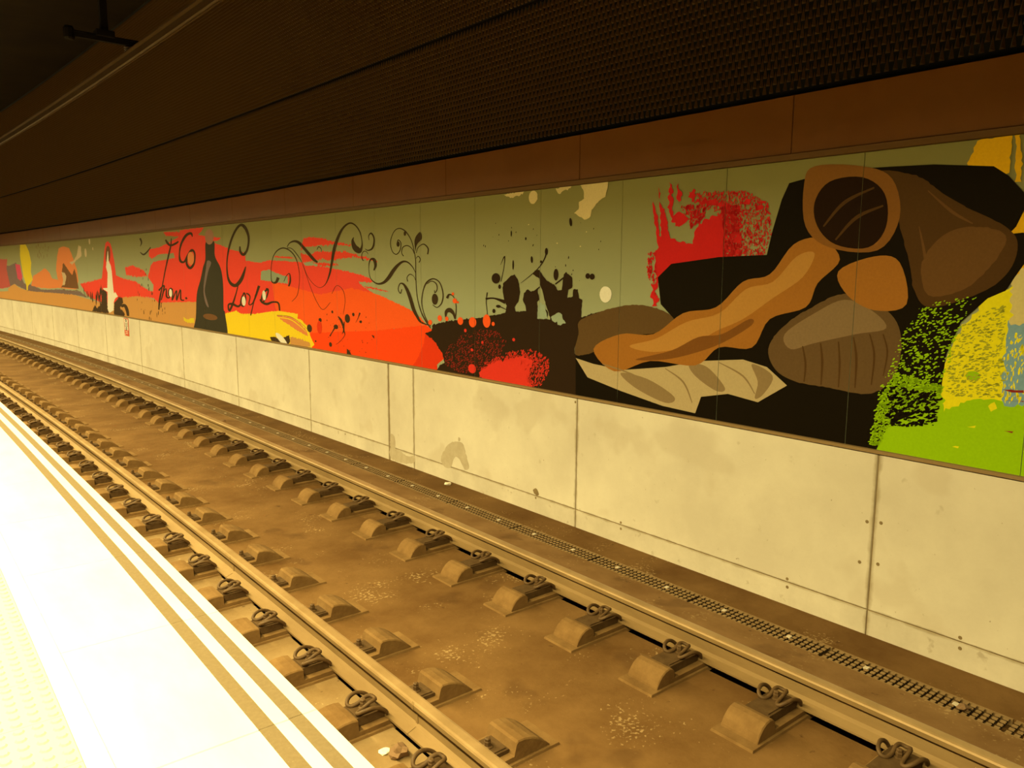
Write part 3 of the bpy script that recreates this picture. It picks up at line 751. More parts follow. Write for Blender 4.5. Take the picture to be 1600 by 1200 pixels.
 ["s","scroll_flourish","ink",0.00223,0.00105,[[11.068,2.597,10],[10.907,2.583,10],[10.731,2.489,12],[10.584,2.374,6],[10.445,2.205,6],[10.255,2.084,6],[10.064,2.038,6],[9.895,2.09,10],[9.771,2.222,22],[9.694,2.382,30],[9.616,2.561,40],[9.496,2.715,34],[9.36,2.824,26],[9.187,2.878,20],[9.044,2.847,14],[8.926,2.758,12],[8.881,2.648,10],[8.884,2.578,20],[8.937,2.519,44],[9.007,2.54,70],[9.077,2.582,56],[9.115,2.653,30],[9.088,2.698,6]]],
 ["s","scroll_flourish","ink",0.00237,0.00108,[[9.985,2.524,4],[9.994,2.567,8],[10.063,2.596,10],[10.114,2.558,8]]],
 ["s","scroll_flourish","ink",0.00194,0.00098,[[8.702,2.653,6],[8.71,2.702,10],[8.65,2.734,18],[8.585,2.679,18],[8.588,2.602,22],[8.639,2.544,22],[8.737,2.526,14],[8.805,2.547,6]]],
 ["s","scroll_flourish","ink",0.00199,0.00099,[[8.729,2.477,5],[8.777,2.512,8],[8.847,2.513,10],[8.893,2.469,10],[8.871,2.409,12],[8.831,2.403,5]]],
 ["s","scroll_flourish","ink",0.00184,0.00096,[[8.601,2.28,16],[8.56,2.338,34],[8.586,2.407,40],[8.663,2.417,24],[8.714,2.368,12],[8.724,2.279,6],[8.692,2.19,8],[8.616,2.142,14],[8.502,2.116,22],[8.369,2.136,34],[8.256,2.195,44],[8.145,2.281,44],[8.036,2.347,34],[7.93,2.384,24],[7.827,2.375,16],[7.727,2.32,10],[7.662,2.247,5]]],
 ["s","scroll_flourish","ink",0.00243,0.00111,[[10.584,2.374,4],[10.356,2.049,5],[10.173,1.841,6],[9.988,1.737,6],[9.771,1.844,5]]],
 ["s","scroll_flourish","ink",0.00221,0.00106,[[9.718,1.964,5],[9.576,2.075,6],[9.403,2.015,6],[9.356,1.869,5],[9.42,1.697,4]]],
 ["s","scroll_flourish","ink",0.00273,0.00118,[[11.219,2.103,8],[11.129,2.187,8],[11.017,2.223,12],[10.999,2.118,22],[11.06,2.035,18]]],
 ["s","scroll_flourish","ink",0.00193,0.00104,[[8.051,2.591,10],[8.03,2.637,10],[7.972,2.599,10],[7.994,2.516,10],[8.075,2.47,10],[8.165,2.508,8],[8.202,2.615,8],[8.127,2.73,8],[8.006,2.769,10],[7.871,2.731,12],[7.758,2.635,8],[7.704,2.532,8],[7.665,2.398,8],[7.664,2.193,8],[7.641,1.986,8],[7.569,1.823,12],[7.461,1.705,14],[7.371,1.638,10]]],
 ["s","scroll_flourish","ink",0.00193,0.00104,[[7.917,2.447,10],[7.955,2.484,8],[7.934,2.546,10],[7.836,2.567,10],[7.741,2.532,8],[7.686,2.47,6]]],
 ["s","scroll_flourish","ink",0.00183,0.00101,[[7.648,2.48,6],[7.61,2.54,8],[7.499,2.576,12],[7.409,2.527,14],[7.419,2.462,14]]],
 ["s","scroll_flourish","ink",0.00186,0.00102,[[7.65,2.419,5],[7.612,2.444,8],[7.566,2.408,10],[7.595,2.372,10]]],
 ["s","scroll_flourish","ink",0.00191,0.00104,[[7.837,2.154,10],[7.849,2.201,8],[7.787,2.238,10],[7.711,2.218,6],[7.67,2.172,5]]],
 ["s","scroll_flourish","ink",0.00194,0.00105,[[7.967,2.062,10],[7.998,2.013,10],[8.047,2.06,8],[8.005,2.125,12],[7.926,2.121,22],[7.849,2.054,34],[7.775,1.94,38],[7.72,1.837,38],[7.646,1.757,30],[7.572,1.698,22],[7.425,1.671,8]]],
 ["s","scroll_flourish","ink",0.00179,0.00101,[[7.37,1.658,8],[7.46,1.735,10],[7.523,1.835,8],[7.548,1.938,10],[7.509,2.072,12],[7.434,2.155,18],[7.308,2.192,14],[7.186,2.149,12],[7.127,2.031,12],[7.154,1.931,12],[7.242,1.878,10],[7.33,1.904,8]]],
 ["s","scroll_flourish","ink",0.00177,0.001,[[7.434,2.135,8],[7.344,2.166,10],[7.256,2.138,12],[7.239,2.078,10],[7.284,2.037,8],[7.289,2.067,6]]],
 ["s","scroll_flourish","ink",0.00167,0.00098,[[6.902,1.764,14],[6.884,1.873,10],[6.9,1.96,8],[6.949,2.016,10],[7.016,2.024,20],[7.051,1.984,28]]],
 ["s","scroll_flourish","ink",0.00169,0.00099,[[7.079,1.775,14],[7.069,1.835,34],[7.001,1.858,50],[6.934,1.822,30],[6.91,1.764,10]]],
 ["e","scroll_flourish","ink",0,[[8.032,2.588,0.0358,0.0315,0],[7.285,1.967,0.0602,0.0624,0],[7.881,2.706,0.0271,0.0269,0]]],
 ["p","scroll_flourish","ink",0,1,[[7.569,2.713],[7.533,2.68],[7.538,2.63],[7.609,2.591],[7.647,2.551],[7.663,2.5],[7.68,2.572],[7.679,2.623],[7.644,2.673]]],
 ["e","splatter_marks","ink",0,[[9.305,1.649,0.0702,0.0577,0],[9.144,1.709,0.0329,0.023,0],[8.956,1.624,0.0347,0.0174,0],[10.085,1.587,0.047,0.0291,0],[9.72,1.717,0.0268,0.0198,0],[9.628,1.52,0.0648,0.0311,0],[10.241,1.28,0.0225,0.0134,0],[9.798,1.267,0.0424,0.0317,0],[8.65,1.454,0.0358,0.0105,30]]],
 ["s","splatter_marks","ink",0.00288,0.0014,[[9.561,1.664,8],[9.477,1.612,22],[9.412,1.505,14],[9.458,1.433,4]]],
 ["s","splatter_marks","ink",0.00299,0.00143,[[9.627,1.534,16],[9.736,1.443,8],[9.809,1.381,12]]],
 ["s","splatter_marks","ink",0.0027,0.00134,[[8.972,1.739,14],[9.015,1.677,6],[9.086,1.606,3]]],
 ["s","splatter_marks","ink",0.00289,0.0014,[[9.392,1.603,8],[9.412,1.491,14],[9.387,1.424,6],[9.522,1.33,4],[9.642,1.279,3]]],
 ["p","splatter_marks","ink",0,0,[[9.34,1.247],[9.27,1.225],[9.204,1.161],[9.345,1.149]]],
 ["d","splatter_marks","ink",30,0.02,1.3,40,0,[[10.071,1.711],[8.711,1.732],[8.595,1.438],[8.732,1.216],[9.858,1.176],[10.148,1.489]]],
 ["e","splatter_marks","ddred",0,[[10.111,1.484,0.0756,0.0908,0]]],
 ["p","ink_mass","black",0.012,0,[[7.492,1.571],[7.35,1.609],[7.336,1.682],[7.039,1.734],[6.622,1.784],[6.174,1.833],[6.033,1.878],[5.838,1.889],[5.687,1.906],[5.577,1.874],[5.576,1.828],[5.363,1.843],[5.062,1.899],[4.997,1.874],[4.871,1.919],[4.825,1.91],[4.704,1.954],[4.688,1.917],[4.791,1.812],[5.009,1.73],[5.055,1.635],[5.07,1.552],[5.003,1.477],[4.905,1.418],[4.968,1.377],[4.886,1.305],[4.728,1.244],[4.503,1.206],[4.5,1.118],[6.275,0.916],[7.046,1.125],[7.255,1.175],[7.192,1.24],[7.105,1.277],[7.141,1.359],[7.288,1.491]]],
 ["p","ink_mass","black",0.006,0,[[6.578,1.786],[6.319,1.826],[6.053,1.871],[6.037,1.941],[6.073,2.003],[6.098,2.078],[6.094,2.16],[5.976,2.237],[5.918,2.25],[5.86,2.195],[5.83,2.085],[5.858,1.985],[5.911,1.933],[5.896,1.89],[5.743,1.903],[5.753,1.952],[5.792,2.012],[5.773,2.074],[5.718,2.11],[5.671,2.089],[5.58,2.109],[5.552,2.02],[5.579,1.995],[5.576,1.838],[5.398,1.841],[5.435,1.929],[5.471,1.999],[5.508,2.093],[5.545,2.164],[5.555,2.217],[5.646,2.252],[5.619,2.288],[5.556,2.297],[5.502,2.236],[5.422,2.189],[5.335,2.156],[5.3,2.11],[5.249,2.117],[5.234,2.204],[5.227,2.261],[5.194,2.279],[5.11,2.228],[5.113,2.137],[5.165,2.119],[5.172,2.044],[5.107,2.063],[5.1,2.126],[5.043,2.127],[5.025,2.048],[4.988,2.038],[4.991,1.948],[4.997,1.874],[4.856,1.92],[4.704,1.954],[4.695,1.905],[4.806,1.811],[4.899,1.771],[4.895,1.636],[6.578,1.503]]],
 ["e","ink_mass","black",0,[[6.204,2.21,0.0694,0.0522,0],[6.145,2.128,0.0222,0.0229,-15],[5.328,2.254,0.0324,0.0534,0],[4.922,2.245,0.0281,0.0244,0],[4.868,2.24,0.0309,0.0265,0],[5.146,2.718,0.0179,0.038,-12],[5.968,2.644,0.0097,0.0294,0],[5.938,2.343,0.0116,0.0469,0],[5.664,2.392,0.0164,0.0323,-8],[5.753,2.59,0.0111,0.0144,0],[5.462,2.465,0.021,0.0327,0],[5.534,2.372,0.0178,0.0118,0],[6.164,1.932,0.0387,0.0154,0],[6.236,1.882,0.0248,0.022,0],[5.469,1.891,0.039,0.0406,0],[5.515,1.931,0.025,0.0192,0]]],
 ["d","ink_mass","black",26,0.016,1.6,85,0,[[6.446,2.781],[4.699,2.736],[4.792,2.374],[4.967,1.971],[5.37,2.213],[5.806,2.476],[6.404,2.279]]],
 ["s","ink_mass","black",0.0018,0.00119,[[5.462,2.471,16],[5.478,2.412,9],[5.548,2.33,8],[5.655,2.258,6],[5.822,2.169,3]]],
 ["s","ink_mass","black",0.00199,0.00125,[[6.066,2.43,8],[6.076,2.33,4],[6.125,2.179,6]]],
 ["s","ink_mass","black",0.002,0.00125,[[6.132,2.343,2],[6.076,2.424,8]]],
 ["s","ink_mass","black",0.00206,0.00129,[[6.372,2.0,16],[6.236,2.01,12],[6.053,1.978,30]]],
 ["s","ink_mass","black",0.00211,0.00131,[[6.345,2.066,8],[6.361,1.967,6],[6.344,1.838,4],[6.372,1.731,3]]],
 ["s","ink_mass","black",0.00201,0.00127,[[6.164,1.936,10],[6.033,1.903,5]]],
 ["s","ink_mass","black",0.00181,0.0012,[[5.634,2.084,16],[5.545,2.14,8]]],
 ["s","ink_mass","black",0.00169,0.00116,[[5.335,2.167,10],[5.226,2.227,12]]],
 ["p","green_window","base2",0.02,0,[[5.381,1.854],[5.313,1.905],[5.244,1.89],[5.192,1.823],[5.259,1.79],[5.328,1.815]]],
 ["p","green_window","base2",0.01,0,[[5.576,1.838],[5.569,1.935],[5.543,1.996],[5.471,1.963],[5.433,1.845]]],
 ["p","red_bloom","red3",0.02,0,[[6.48,1.181],[6.447,1.259],[6.318,1.338],[6.151,1.381],[5.97,1.423],[5.833,1.455],[5.663,1.451],[5.644,1.416],[5.68,1.325],[5.697,1.248],[5.659,1.202],[5.696,1.148],[6.109,1.136]]],
 ["d","red_bloom","bloom",900,0.012,2.4,40,0,[[7.091,1.42],[6.805,1.596],[6.447,1.687],[6.153,1.679],[6.031,1.598],[6.151,1.407],[6.447,1.245],[6.807,1.18],[7.093,1.249]]],
 ["d","red_bloom","red3",700,0.014,2.6,50,0,[[6.447,1.312],[5.951,1.502],[5.645,1.54],[5.409,1.475],[5.407,1.354],[5.512,1.207],[5.697,1.173],[5.755,1.317],[5.911,1.403],[6.276,1.342]]],
 ["e","red_bloom","red3",0,[[6.602,1.256,0.0672,0.0493,0],[6.719,1.654,0.0227,0.0191,0],[6.605,1.456,0.0201,0.0163,0],[5.922,1.614,0.0215,0.0165,0],[6.425,1.549,0.0194,0.016,0]]],
 ["e","red_drops","ored",0,[[7.192,1.76,0.042,0.0341,0],[7.058,1.761,0.0313,0.0252,0],[7.381,1.704,0.0383,0.0289,0],[6.808,1.75,0.0507,0.0411,0],[6.591,1.749,0.0642,0.0538,0],[6.353,1.774,0.0635,0.0682,0],[6.246,1.751,0.0249,0.0208,0]]],
 ["e","red_drops","ored",0,[[6.908,1.961,0.0397,0.0272,0],[6.941,2.036,0.0233,0.0156,0],[6.859,1.949,0.0263,0.0116,0]]],
 ["p","cream_chips","cream3",0.008,0,[[5.042,3.037],[4.694,3.052],[4.707,2.979],[4.734,2.918],[4.822,2.871],[4.889,2.81],[4.902,2.757],[4.956,2.732],[5.1,2.789],[5.053,2.825],[5.046,2.885],[4.976,2.913],[4.994,2.99]]],
 ["p","cream_chips","cream3",0.01,0,[[5.343,3.028],[5.138,3.045],[5.153,3.008],[5.251,2.998],[5.3,2.968],[5.334,2.993]]],
 ["p","cream_chips","cream3",0.01,0,[[6.08,3.022],[5.775,3.037],[5.803,3.003],[5.878,2.996],[5.944,2.983],[6.021,2.994]]],
 ["e","cream_chips","cream3",0.01,[[5.651,2.969,0.0612,0.0608,0]]],
 ["e","cream_chips","cream",0.004,[[4.704,2.091,0.0701,0.0698,-8]]],
 ["e","cream_chips","cream3",0,[[5.317,2.537,0.0085,0.0057,0],[5.019,2.503,0.0079,0.0056,0],[5.713,2.719,0.0073,0.0048,0],[4.947,2.626,0.0062,0.0044,0]]],
 ["p","red_brush_block","red4",0.012,0,[[4.177,2.451],[4.143,2.478],[4.17,2.561],[4.192,2.672],[4.217,2.838],[4.166,2.744],[4.141,2.57],[4.117,2.56],[4.127,2.669],[4.152,2.834],[4.109,2.786],[4.057,2.666],[4.041,2.558],[3.948,2.519],[3.814,2.498],[3.797,2.603],[3.725,2.661],[3.643,2.7],[3.561,2.704],[3.536,2.611],[3.528,2.458],[3.527,2.347],[4.143,2.191],[4.167,2.331]]],
 ["p","red_brush_block","red4",0.02,0,[[4.059,2.98],[4.022,2.915],[4.008,2.727],[3.891,2.739],[3.877,2.668],[3.952,2.618],[4.023,2.674],[4.058,2.828]]],
 ["p","red_brush_block","red4",0.02,0,[[3.979,2.955],[3.931,2.89],[3.944,2.794],[3.973,2.823]]],
 ["p","red_brush_block","red4",0.01,0,[[4.162,2.943],[4.146,2.897],[4.149,2.852]]],
 ["p","red_brush_block","red4",0.03,0,[[3.865,2.894],[3.8,2.894],[3.808,2.821],[3.711,2.81],[3.628,2.818],[3.495,2.776],[3.544,2.754],[3.668,2.778],[3.753,2.792],[3.851,2.832]]],
 ["p","red_brush_block","red4",0.03,0,[[4.19,2.162],[4.138,2.21],[4.136,2.014],[4.166,2.013]]],
 ["d","red_brush_block","red4",1300,0.013,2.2,82,0,[[3.8,2.881],[3.373,2.858],[3.18,2.757],[3.141,2.564],[3.196,2.404],[3.524,2.373],[3.561,2.696],[3.751,2.766]]],
 ["d","red_brush_block","red4",700,0.018,1.8,82,0,[[3.565,2.772],[3.406,2.762],[3.386,2.397],[3.534,2.382]]],
 ["d","red_brush_block","red4",90,0.022,1.8,82,0,[[4.274,2.434],[4.166,2.451],[4.124,2.024],[4.189,2.134],[4.256,2.284]]],
 ["d","red_brush_block","red4",120,0.022,2,60,0,[[3.96,2.787],[3.71,2.78],[3.705,2.686],[3.831,2.622],[3.88,2.729]]],
 ["e","red_brush_block","red4",0.02,[[3.349,2.783,0.0287,0.0212,0],[3.243,2.737,0.0242,0.0177,0],[3.412,2.523,0.0294,0.03,0],[3.236,2.772,0.0371,0.008,0]]],
 ["p","yellow_block","gold",0.012,0,[[1.889,3.028],[1.72,3.039],[1.715,2.976],[1.714,2.834],[1.73,2.819],[1.895,2.834],[1.924,2.902],[1.899,2.965]]],
 ["p","yellow_block","gold",0.01,0,[[1.703,3.045],[1.678,3.041],[1.652,2.781],[1.677,2.783]]],
 ["p","yellow_block","gold",0.01,0,[[1.692,2.545],[1.63,2.653],[1.495,2.676],[1.24,2.674],[1.193,2.184],[1.588,2.173],[1.678,2.383]]],
 ["p","yellow_block","yellow3",0.012,0,[[1.943,1.457],[1.976,1.65],[1.947,1.813],[1.902,1.957],[1.816,2.065],[1.779,2.167],[1.648,2.204],[1.55,2.381],[1.23,2.571],[1.136,1.578],[1.59,1.527],[1.708,1.509]]],
 ["p","green_block","lime",0.012,0,[[2.331,1.166],[2.314,1.324],[2.251,1.599],[2.146,2.085],[1.952,1.563],[1.946,1.483],[1.806,1.565],[1.145,1.67],[1.087,1.053],[2.3,0.739]]],
 ["p","blue_block","steel",0.012,0,[[1.647,2.023],[1.523,2.078],[1.193,2.184],[1.14,1.624],[1.636,1.554],[1.651,1.722]]],
 ["p","blue_block","gold2",0.02,0,[[1.654,2.269],[1.575,2.35],[1.213,2.393],[1.182,2.064],[1.631,2.007]]],
 ["d","blue_block","yellow3",90,0.012,4,85,0,[[1.669,1.938],[1.571,1.978],[1.537,1.585],[1.638,1.571]]],
 ["p","yellow_block","yellow3",0.01,0,[[1.711,1.543],[1.683,1.568],[1.662,1.533],[1.693,1.512]]],
 ["p","yellow_block","yellow3",0.003,0,[[1.809,1.406],[1.763,1.421],[1.768,1.406]]],
 ["p","yellow_block","yellow3",0.003,0,[[1.879,1.276],[1.841,1.283],[1.846,1.271]]],
 ["p","red_brush_bar","maroon",0.004,0,[[1.644,1.646],[1.543,1.654],[1.541,1.641],[1.599,1.634]]],
 ["p","red_brush_bar","maroon",0.004,0,[[1.639,1.584],[1.537,1.595],[1.537,1.588]]],
 ["p","red_brush_bar","maroon",0.004,0,[[1.62,1.411],[1.571,1.418],[1.579,1.408]]],
 ["e","green_block","lime",0.01,[[1.802,1.705,0.0373,0.0275,0]]],
 ["d","yellow_block","olive",650,0.011,2.6,20,0,[[1.939,1.814],[1.873,1.993],[1.671,2.137],[1.641,1.604],[1.936,1.566]]],
 ["p","couch_shape","couch",0,0,[[5.044,1.157],[5.055,1.606],[4.831,1.598],[4.356,1.749],[3.962,1.918],[4.101,2.03],[4.14,2.242],[4.01,2.348],[3.57,2.397],[3.175,2.408],[3.138,2.581],[3.082,2.779],[3.033,2.885],[2.904,2.907],[2.651,2.937],[2.368,2.929],[2.109,2.917],[1.793,2.876],[1.715,2.818],[1.636,2.725],[1.616,2.652],[1.656,2.543],[1.688,2.504],[1.617,2.51],[1.578,2.382],[1.639,2.269],[1.677,2.195],[1.762,2.151],[1.89,2.009],[1.955,1.812],[1.969,1.561],[2.113,1.431],[2.251,1.353],[2.33,1.147],[2.938,0.793],[5.023,0.324]]],
 ["p","pale_drape","drape3",0.004,1,[[4.986,1.865],[4.496,2.003],[4.176,2.003],[3.962,1.918],[4.046,1.819],[4.421,1.745],[4.724,1.62],[5.053,1.538],[5.02,1.729]]],
 ["p","pale_drape","drape1",0,0,[[5.052,1.511],[4.828,1.479],[4.478,1.462],[4.034,1.532],[3.691,1.613],[3.325,1.658],[3.128,1.623],[2.964,1.51],[3.185,1.362],[3.439,1.39],[3.678,1.337],[3.727,1.201],[4.051,1.214],[4.505,1.28],[4.898,1.352]]],
 ["p","pale_drape","drape2",0,1,[[3.802,1.579],[3.634,1.572],[3.467,1.432],[3.545,1.4],[3.741,1.492]]],
 ["p","pale_drape","drape2",0,1,[[4.51,1.433],[4.215,1.415],[3.934,1.303],[4.022,1.243],[4.34,1.325]]],
 ["p","pale_drape","drape2",0,1,[[3.25,1.633],[3.078,1.565],[3.141,1.429],[3.211,1.387],[3.194,1.509]]],
 ["p","lower_cushion","cush2",0.004,1,[[3.124,1.751],[3.029,1.905],[2.817,2.058],[2.597,2.154],[2.38,2.094],[2.253,1.989],[2.214,1.826],[2.254,1.637],[2.396,1.524],[2.656,1.531],[2.894,1.544],[3.057,1.609]]],
 ["p","lower_cushion","cush1",0,1,[[3.004,1.865],[2.793,2.019],[2.594,2.115],[2.415,2.056],[2.314,1.949],[2.5,1.899],[2.78,1.82],[2.952,1.765]]],
 ["p","upper_cushion","cush3",0.004,1,[[2.439,2.9],[2.205,2.861],[2.046,2.746],[1.896,2.652],[1.707,2.545],[1.64,2.447],[1.671,2.301],[1.795,2.184],[2.044,2.089],[2.151,2.157],[2.222,2.406],[2.312,2.658]]],
 ["p","upper_cushion","cush4",0.004,1,[[2.132,2.352],[2.027,2.506],[1.872,2.552],[1.702,2.497],[1.749,2.35],[1.89,2.198],[2.083,2.159]]],
 ["p","tan_sash","sash2",0,1,[[4.832,1.611],[4.521,1.763],[4.167,1.787],[3.877,1.969],[3.577,2.027],[3.357,2.219],[3.143,2.274],[2.974,2.476],[2.784,2.51],[2.642,2.373],[2.785,2.217],[2.86,2.056],[3.125,1.962],[3.256,1.751],[3.535,1.729],[3.745,1.573],[4.189,1.566],[4.579,1.439]]],
 ["p","tan_sash","sash1",0,1,[[4.418,1.67],[4.135,1.753],[3.845,1.901],[3.548,1.984],[3.329,2.166],[3.117,2.222],[2.947,2.395],[2.819,2.414],[2.895,2.256],[3.11,2.109],[3.342,1.951],[3.568,1.849],[3.808,1.718],[4.161,1.642]]],
 ["p","tan_sash","sash3",0,1,[[4.349,1.563],[3.98,1.669],[3.728,1.793],[3.514,1.831],[3.292,1.953],[3.266,1.912],[3.485,1.777],[3.722,1.679],[4.037,1.592]]],
 ["p","square_cushion","sash2",0,1,[[2.647,2.297],[2.42,2.39],[2.263,2.353],[2.203,2.101],[2.396,2.056],[2.576,2.144]]],
 ["p","square_cushion","cush5",0,1,[[2.895,2.592],[2.923,2.866],[2.856,2.979],[2.536,2.948],[2.345,2.856],[2.283,2.621],[2.404,2.427],[2.718,2.451]]],
 ["p","round_bolster","bolster",0,1,[[2.841,2.744],[2.746,2.871],[2.531,2.881],[2.384,2.77],[2.36,2.571],[2.462,2.446],[2.678,2.469],[2.81,2.588]]],
 ["s","round_bolster","cush3",0.00197,0.00187,[[2.768,2.587,6],[2.637,2.732,12],[2.451,2.811,6]]],
 ["s","round_bolster","cush3",0.00193,0.00186,[[2.68,2.498,6],[2.552,2.634,12],[2.387,2.698,6]]],
 ["s","lower_cushion","cush3",0.00217,0.00203,[[2.865,1.793,4],[2.836,1.673,7],[2.839,1.55,4]]],
 ["s","lower_cushion","cush3",0.00209,0.002,[[2.738,1.823,4],[2.718,1.705,8],[2.716,1.544,4]]],
 ["s","lower_cushion","cush3",0.00202,0.00196,[[2.615,1.842,4],[2.597,1.697,7],[2.595,1.542,4]]],
 ["s","lower_cushion","cush3",0.00195,0.00192,[[2.518,1.879,4],[2.489,1.746,8],[2.485,1.552,4]]],
 ["s","lower_cushion","cush3",0.00189,0.00189,[[2.414,1.905,4],[2.376,1.775,7],[2.381,1.584,4]]],
 ["s","lower_cushion","cush3",0.00184,0.00186,[[2.33,1.91,4],[2.296,1.801,6],[2.31,1.649,3]]],
 ["s","pale_drape","drape2",0.00326,0.00251,[[4.72,1.489,3],[4.344,1.426,6],[4.024,1.291,4]]],
 ["s","pale_drape","drape2",0.0029,0.00237,[[4.034,1.52,3],[3.852,1.432,6],[3.759,1.279,3]]],
 ["s","pale_drape","drape2",0.00252,0.0022,[[3.529,1.617,3],[3.319,1.538,6],[3.213,1.419,3]]],
 ["s","upper_cushion","cush4",0.00161,0.0017,[[2.131,2.769,3],[1.99,2.641,10],[1.874,2.568,4]]],
 ["s","upper_cushion","cush4",0.0017,0.00176,[[2.165,2.563,3],[2.118,2.387,10],[2.086,2.194,4]]],
 ["s","upper_cushion","cush4",0.00162,0.00172,[[2.003,2.403,3],[1.962,2.3,9],[1.969,2.179,3]]],
 ["d","green_block","lime",720,0.012,2.4,25,1,[[2.297,1.211],[2.372,1.197],[2.338,1.513],[2.219,1.9],[2.113,2.104],[1.809,2.166],[1.902,1.957],[1.958,1.634],[1.978,1.47],[2.22,1.434]]],
 ["d","green_block","lime",1000,0.014,2.4,25,1,[[2.297,1.211],[2.363,1.199],[2.319,1.515],[2.239,1.676],[1.958,1.634],[1.978,1.47],[2.22,1.434]]],
 ["d","green_block","couch",260,0.018,2.6,25,1,[[2.287,1.328],[2.251,1.599],[1.952,1.563],[1.988,1.377],[2.195,1.343]]]]

# ================================================================== MURAL: printed panels with flat print cut at the panel joints
ILL = (1.30, .95, .34)      # light reaching the wall: print colours below are as seen under it
SEEN = dict(red=(240, 64, 30), red2=(232, 62, 26), red3=(225, 50, 22), red4=(208, 32, 18), ored=(250, 84, 18), dred=(250, 66, 10), ddred=(228, 52, 10),
    tan=(208, 134, 48), taupe=(125, 92, 58), orange=(228, 120, 44), rose=(190, 80, 48), pink=(214, 70, 62), yellow=(246, 190, 22), yellow2=(226, 178, 26), yellow3=(236, 200, 12),
    gold=(236, 160, 10), gold2=(216, 178, 80), brown=(120, 72, 26), cream=(240, 208, 128), cream2=(206, 160, 84), cream3=(222, 176, 82), dark=(72, 48, 18), ink=(66, 44, 14), black=(50, 30, 8),
    coat=(62, 50, 22), skin=(165, 105, 56), base=(150, 144, 78), base2=(158, 154, 88), lime=(154, 178, 4), steel=(128, 146, 110), maroon=(140, 40, 20), bloom=(150, 34, 14), olive=(170, 152, 24),
    couch=(26, 16, 3), drape1=(190, 150, 74), drape2=(146, 108, 48), drape3=(100, 66, 22), cush1=(136, 98, 44), cush2=(104, 70, 26), cush3=(84, 50, 13), cush4=(108, 66, 20), cush5=(138, 80, 20), sash1=(188, 120, 36), sash2=(166, 96, 22), sash3=(126, 70, 16), bolster=(40, 20, 4))
PM = {}
def pmat(name):
    if name not in PM:
        c = tuple(min(.85, a / b) for a, b in zip(lin(SEEN[name]), ILL))
        PM[name] = mat('print_' + name, c, .6, spec=.02, col2=tuple(x * .9 for x in c), scale=60)
    return PM[name]
def panel_mat():
    m = mat('print_panel_ground', (.2, .2, .2), .6, spec=.08)
    nt = m.node_tree; b = nt.nodes['Principled BSDF']
    g = nt.nodes.new('ShaderNodeNewGeometry'); sx = nt.nodes.new('ShaderNodeSeparateXYZ')
    nt.links.new(g.outputs['Position'], sx.inputs[0])
    mr = nt.nodes.new('ShaderNodeMapRange'); mr.inputs['From Min'].default_value = 1.9; mr.inputs['From Max'].default_value = 2.9
    nt.links.new(sx.outputs[2], mr.inputs['Value'])
    n = nt.nodes.new('ShaderNodeTexNoise'); n.inputs['Scale'].default_value = 1.2
    nt.links.new(g.outputs['Position'], n.inputs['Vector'])
    rp = nt.nodes.new('ShaderNodeValToRGB')
    lo = tuple(a / b_ for a, b_ in zip(lin((158, 146, 76)), ILL)); hi = tuple(a / b_ for a, b_ in zip(lin((134, 112, 40)), ILL))
    rp.color_ramp.elements[0].color = (*lo, 1); rp.color_ramp.elements[1].color = (*hi, 1)
    nt.links.new(mr.outputs[0], rp.inputs['Fac'])
    nt.links.new(rp.outputs[0], b.inputs['Base Color'])
    return m
MG = 1.00727
mj = [2.526 + MG * i for i in range(-6, 60)]
mural = link('mural', None, matrix=Matrix.Translation(bend(DW, 5, Z_MB)))
tag(mural, 'long printed mural of brush strokes, scrollwork, script lettering and a dark couch along the wall', 'mural')
bpy.context.view_layer.update()
MINV = mural.matrix_world.inverted()
def mchild(name, me, mats):
    o = link(name, me, mats)
    o.parent = mural; o.matrix_parent_inverse = MINV
    return o
pm_ = panel_mat()
for a, b in zip(mj[:-1], mj[1:]):
    if b < S_NEAR or a > S_FAR: continue
    mchild('mural_panel', cbox('mural_panel', DW, DW + .02, a + .0016, b - .0016, Z_MB, Z_MT, .001, .125), pm_)

def jitter(P, amp, rr):
    out = []
    n = len(P)
    for i in range(n):
        a, b = Vector(P[i][:2]), Vector(P[(i + 1) % n][:2])
        L = (b - a).length
        k = max(1, min(40, int(L / .018)))
        d = (b - a); nrm = Vector((-d.y, d.x)).normalized() if L > 1e-6 else Vector((0, 0))
        for j in range(k):
            p = a + d * (j / k)
            if j or k > 1: p = p + nrm * rr.gauss(0, amp * .45)
            out.append((p.x, p.y))
    return out
def blob(s, z, rs, rz, ang, rough, rr, n=18):
    out = []
    ca, sa = math.cos(math.radians(ang)), math.sin(math.radians(ang))
    for j in range(n):
        a = 2 * math.pi * j / n
        q = 1 + (rr.uniform(-1, 1) * rough * 6 if rough else 0)
        x, y = rs * q * math.cos(a), rz * q * math.sin(a)
        out.append((s + x * ca - y * sa, z + x * sa + y * ca))
    return out
def inside(p, P):
    c = False; n = len(P); j = n - 1
    for i in range(n):
        if (P[i][1] > p[1]) != (P[j][1] > p[1]) and p[0] < (P[j][0] - P[i][0]) * (p[1] - P[i][1]) / (P[j][1] - P[i][1]) + P[i][0]: c = not c
        j = i
    return c
class Part:
    def __init__(self, name):
        self.name, self.V, self.F = name, [], []
    def add(self, P, lay):
        b = len(self.V)
        for p in P: self.V.append((p[0], p[1], -.0003 - lay * .00003))
        for t in tessellate_polygon([[Vector((p[0], p[1], 0)) for p in P]]):
            self.F.append(tuple(b + i for i in t))
